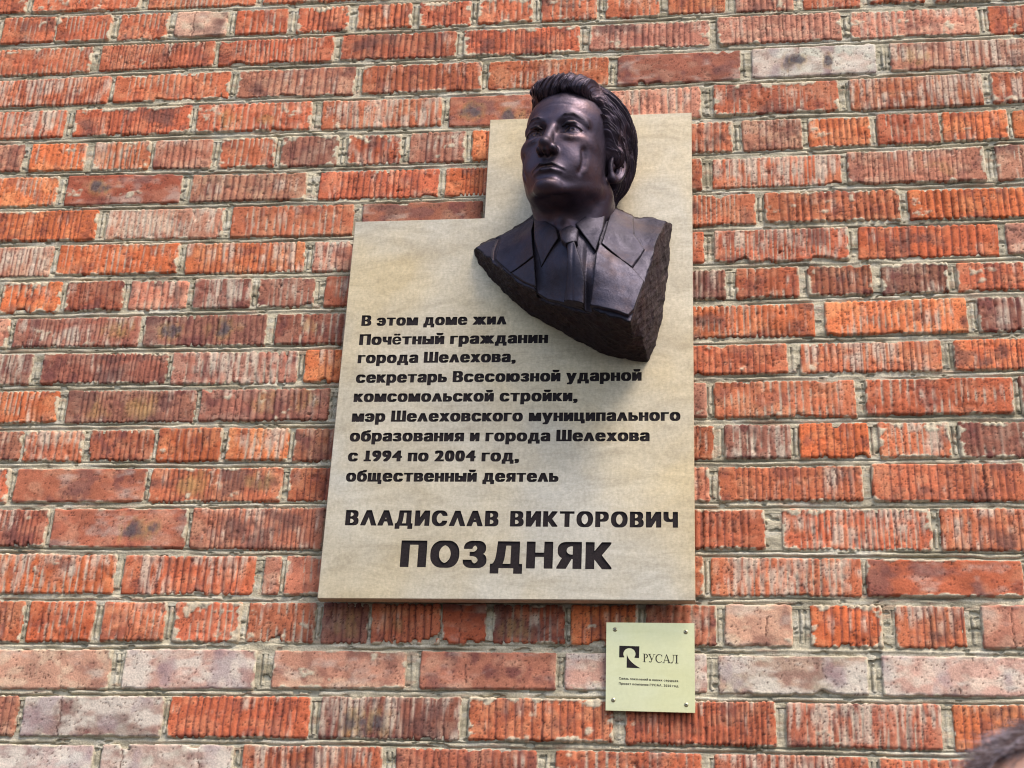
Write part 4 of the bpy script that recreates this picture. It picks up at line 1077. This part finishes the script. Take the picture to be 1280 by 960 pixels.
# split the shell: faces on the cloth side and the broken sides
Vt = tw(V); Ft = F[:, ::-1]
ix = np.clip(((V[:, 0] - tlo[0]) / TH).round().astype(int), 0, X2.shape[0] - 1); iz = np.clip(((V[:, 2] - tlo[2]) / TH).round().astype(int), 0, Z2.shape[1] - 1)
infront = (V[:, 1] > top_j[ix, iz] - 3.5)
ff = infront[Ft].sum(1) >= 3
def sub(V, F):
    used = np.unique(F); m = np.full(len(V), -1); m[used] = np.arange(len(used)); return V[used], m[F]
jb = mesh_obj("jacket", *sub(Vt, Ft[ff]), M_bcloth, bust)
mesh_obj("broken_edge", *sub(Vt, Ft[~ff]), M_bbreak, bust)
def piece(name, poly, top, thick, k=1.6, extra=0, mat=None, sl=0.0, noise_=0.0, trim=True):
    xs = [q_[0] for q_ in poly]; zs = [q_[1] for q_ in poly]
    i0 = max(int((min(xs) - 8 - tlo[0]) / TH), 0); i1 = min(int((max(xs) + 8 - tlo[0]) / TH), X2.shape[0] - 1)
    k0 = max(int((min(zs) - 8 - tlo[2]) / TH), 0); k1 = min(int((max(zs) + 8 - tlo[2]) / TH), Z2.shape[1] - 1)
    Xs = X2[i0:i1, :]; Zs = Z2[:, k0:k1]
    hh = TH / 2
    xa = np.arange(tlo[0] + i0 * TH, tlo[0] + i1 * TH, hh)[:, None]; za = np.arange(tlo[2] + k0 * TH, tlo[2] + k1 * TH, hh)[None, :]
    Ss = surf(xa, za) + top + (extra(xa, za) if callable(extra) else extra)
    Ss = Ss + .2 * fbm(xa / 6 + 0 * za, za / 6 + 0 * xa, seed=400)
    pd = poly_sd(xa + 0 * za, za + 0 * xa, poly) + noise_ * fbm(xa / 12 + 0 * za, za / 12 + 0 * xa, seed=401)
    fs = poly_sd(xa + 0 * za, za + 0 * xa, FR[:, :2])
    h0 = float(Ss.min()) - thick - 3; h1 = float(Ss[pd < 6].max()) + 4
    ya = np.arange(h0, h1, hh)[None, :, None]
    t = Ss[:, None, :]
    d = smax((ya - t) * .82, (t - thick - ya) * .82, 1.0)
    d = smax(d, pd[:, None, :] + sl * (t - ya), k)
    if trim: d = smax(d, fs[:, None, :] - .5, 1.0)
    V, F = mesh_sdf(d, (tlo[0] + i0 * TH, h0, tlo[2] + k0 * TH), hh)
    return mesh_obj(name, tw(V), F[:, ::-1], mat or M_bcloth, bust)
piece("shirt", opening_, -7.5, 9, 1.5, lambda x, z: 1.2 * np.sin((x + .25 * z) / 9.0) * ss(3000, 2900, z) - 9 * ss(-226, -216, x) * ss(3010, 2960, z))
def knotf(x, z): return 9 * np.sqrt(np.clip(1 - ((x + 250) / 21) ** 2, 0, 1)) - .10 * (z - 3000) - 3
piece("tie_knot", knot, 5.0, 19, 3.0, knotf)
def bladef(x, z): return 7.5 * np.sqrt(np.clip(1 - ((x + 234 - (z - 2930) * -.03) / 20) ** 2, 0, 1)) - 1.5 * np.exp(-((x + 240) / 3.0) ** 2) * ss(2990, 2960, z)
piece("tie_blade", blade, 4.0, 20, 2.5, bladef)
piece("shirt_collar", flap_r, 3.0, 10, 2.0, lambda x, z: .14 * (z - 3020))
piece("shirt_collar", flap_l, 4.0, 14, 2.2, lambda x, z: .26 * (z - 3022))
piece("jacket_collar", collar_r, 3.0, 8, 2.4, lambda x, z: 2.4 * fbm(x / 40, z / 34, seed=412, oct=2), None, 0, .8)
piece("lapel", lapel_r, 5.5, 10, 2.4, 0, None, 0, .8)
piece("jacket_collar", collar_l, 6.5, 13, 2.6, lambda x, z: 2.6 * fbm(x / 34, z / 40, seed=410, oct=2), None, 0, 1.0)
piece("lapel", lapel_l, 9.0, 16, 2.6, lambda x, z: 2.6 * fbm(x / 40, z / 34, seed=411, oct=2), None, 0, 1.0)

# ---------------------------------------------------------------- the passer-by whose hair reaches into the corner
def skin_mat():
    m, N, L, B = new_mat("skin")
    n = nz(N, L, 90, 4, 0.6, geo_pos(N, L))
    r = ramp(N, L, n.outputs["Fac"], [(0.3, (.46, .24, .17)), (0.7, (.58, .34, .26))])
    L.new(r.outputs[0], B.inputs["Base Color"]); B.inputs["Roughness"].default_value = .5
    B.inputs["Subsurface Weight"].default_value = .15; B.inputs["Subsurface Scale"].default_value = .004
    bump(N, L, B, n.outputs["Fac"], .3, .0006); return m
M_skin = skin_mat()
M_hairb = mat_simple("grey brown hair", (.11, .070, .068), .5, 0, .5, 300)
M_hairg = mat_simple("silver hair", (.50, .45, .52), .4, 0, .3, 200)
M_cloth = mat_simple("dark jacket cloth", (.03, .035, .05), .85, 0, .25, 400, .4)
M_trou = mat_simple("grey trousers", (.08, .08, .085), .85, 0, .25, 400, .4)
M_shoe = mat_simple("black shoes", (.02, .02, .02), .4)
PX, PYY, PTOP = 0.243, -1.40, 1.867
pers = empty("person", (PX, PYY, 0), "passer-by with tousled greying hair standing in the lower right corner close to the camera", "person")
PQ = (PX, PYY, PTOP - .134, .35, -.04, 0.0, 1.0)
lo, hi = (-90, -110, -200), (90, 124, 140)
p, ax = grid3(lo, hi, 2.4)
Dh = face_sdf(p)
V, F = mesh_sdf(Dh, lo, 2.4)
mesh_obj("head", to_world(V, PQ), F[:, ::-1], M_skin, pers)
lo2, hi2 = (-104, -124, -130), (106, 112, 152)
p, ax = grid3(lo2, hi2, 2.4)
hx, hy, hz = p
hs = ell(p, (0, -12, 47), (78, 96, 84)); hs = smin(hs, ell(p, (0, -40, -10), (74, 58, 74)), 14)
zk = [-130, -80, -50, -20, -6, 10, 30, 50, 70, 84, 106, 140]; yk = [-60, -34, -32, -16, 8, 12, 16, 18, 22, 32, 44, 200]
yc = np.interp(hz, zk, yk).astype(np.float32)
hs = smax(hs, np.minimum((hy - yc) * .8, -(hz - (106 - .12 * np.abs(hx))) + 0 * hy), 3); hs = smax(hs, -84 - hz, 5)
V, F = mesh_sdf(hs, lo2, 2.4)
hair = mesh_obj("hair", to_world(V, PQ), F[:, ::-1], M_hairb, pers)
# loose strands rooted on the hair shell
r2 = np.random.RandomState(5)
def strands(n, mat, rad, lift, length):
    idx = r2.randint(0, len(V), n); root = V[idx]
    keep = (root[:, 2] > -10) | (root[:, 1] < -40); root = root[keep]; n = len(root)
    nrm = root / np.array((78., 96., 84.)) ** 2; nrm /= np.linalg.norm(nrm, axis=1)[:, None]
    comb = np.stack([-.55 + .3 * r2.randn(n), .75 + .35 * r2.randn(n), -.15 + .3 * r2.randn(n)], 1)
    comb -= nrm * (comb * nrm).sum(1)[:, None]; comb /= np.linalg.norm(comb, axis=1)[:, None]
    Ln = length * r2.uniform(.5, 1.3, n); seg = 6
    pos = root - nrm * 1.0; pts = [pos.copy()]
    lf = lift * r2.uniform(.3, 1.2, n)[:, None]; curl_ = r2.randn(n, 3) * .35
    for k in range(seg):
        t = k / seg
        dr = comb + nrm * lf * (1 - 1.7 * t) + curl_ * t; dr /= np.linalg.norm(dr, axis=1)[:, None]
        pos = pos + dr * (Ln / seg)[:, None]; pts.append(pos.copy())
    pts = np.stack(pts, 1)                                       # n, seg+1, 3
    side = np.cross(comb, nrm)
    rr = rad * (1 - np.linspace(0, 1, seg + 1) ** 2 * .85)
    rings = []
    for a in (0, 2.094, 4.189):
        rings.append(pts + (side[:, None, :] * math.cos(a) + nrm[:, None, :] * math.sin(a)) * rr[None, :, None])
    R3 = np.stack(rings, 2).reshape(n, (seg + 1) * 3, 3)
    base = []
    for k in range(seg):
        for a in range(3): base.append((k * 3 + a, k * 3 + (a + 1) % 3, k * 3 + 3 + (a + 1) % 3, k * 3 + 3 + a))
    base = np.array(base); Fq = (base[None] + (np.arange(n) * (seg + 1) * 3)[:, None, None]).reshape(-1, 4)
    o = mesh_obj("hair_strands", to_world(R3.reshape(-1, 3), PQ), Fq, mat, hair)
    o['kind'] = 'stuff'
strands(5200, M_hairb, .42, .34, 30)
strands(1500, M_hairg, .36, .38, 32)

def body(name, D, lo, h, mat, rot=.35):
    V, F = mesh_sdf(D, lo, h); V = V / 1000
    c, s = math.cos(rot), math.sin(rot)
    x = V[:, 0] * c - V[:, 1] * s; y = V[:, 0] * s + V[:, 1] * c
    Vw = np.stack([x + PX, -y + PYY, V[:, 2]], 1)
    return mesh_obj(name, Vw, F[:, ::-1], mat, pers)
lo3, hi3 = (-310, -170, 840), (310, 190, 1600); h3 = 8
p, ax = grid3(lo3, hi3, h3)
b = ell(p, (0, 0, 1370), (185, 118, 190)); b = smin(b, ell(p, (0, 6, 1130), (172, 125, 230)), 60)
b = smin(b, chain(p, [(-165, -12, 1500), (0, -18, 1545), (165, -12, 1500)], [52, 58, 52]), 50)
b = smin(b, ell(p, (0, 0, 940), (182, 128, 90)), 60)
b = smax(b, 880 - p[2], 6)
for s in (-1, 1):
    b = smin(b, chain(p, [(s * 195, -10, 1485), (s * 240, -22, 1200), (s * 240, 30, 950)], [56, 48, 38]), 14)
b = smax(b, -cap(p, (0, 150, 1180), (0, 120, 1540), 8, 30), 8)
body("jacket", b, lo3, h3, M_cloth)
lo4, hi4 = (-210, -140, 60), (210, 140, 960)
p, ax = grid3(lo4, hi4, h3)
b = ell(p, (0, 0, 900), (165, 118, 90))
for s in (-1, 1): b = smin(b, chain(p, [(s * 82, 0, 900), (s * 98, 10, 520), (s * 104, -12, 90)], [88, 66, 52]), 20)
b = smax(b, 74 - p[2], 4)
body("trousers", b, lo4, h3, M_trou)
for s in (-1, 1):
    lo5, hi5 = (s * 110 - 70, -110, -6), (s * 110 + 70, 230, 130)
    p, ax = grid3(lo5, hi5, 5)
    b = chain(p, [(s * 104, -40, 42), (s * 108, 60, 44), (s * 116, 160, 30)], [42, 42, 36]); b = smin(b, cap(p, (s * 104, -20, 50), (s * 104, -18, 100), 42, 40), 14)
    b = smax(b, 1 - p[2], 3)
    body("shoe", b, lo5, 5, M_shoe)
    lo6, hi6 = (s * 240 - 60, -30, 740), (s * 240 + 60, 110, 965)
    p, ax = grid3(lo6, hi6, 2.5)
    wx, wy, wz = s * 240, 34, 940
    b = cap(p, (wx, wy, 965), (wx, wy + 4, 915), 27, 25)
    b = smin(b, ell(p, (wx, wy + 8, 878), (17, 40, 46)), 12)
    for k_, (dy_, ln_) in enumerate(((34, 66), (18, 76), (0, 70), (-18, 56))):
        a0 = (wx, wy + dy_ + 4, 850); a1 = (wx - s * 6, wy + dy_ * 1.1 + 8, 850 - ln_ * .5); a2 = (wx - s * 22, wy + dy_ * 1.05 + 8, 850 - ln_ * .88)
        b = smin(b, chain(p, [a0, a1, a2], [9.5, 8.6, 7.2]), 5)
    b = smin(b, chain(p, [(wx - s * 4, wy + 36, 900), (wx - s * 18, wy + 58, 872), (wx - s * 24, wy + 62, 842)], [11, 10, 8]), 6)
    body("hand", b, lo6, 2.5, M_skin)
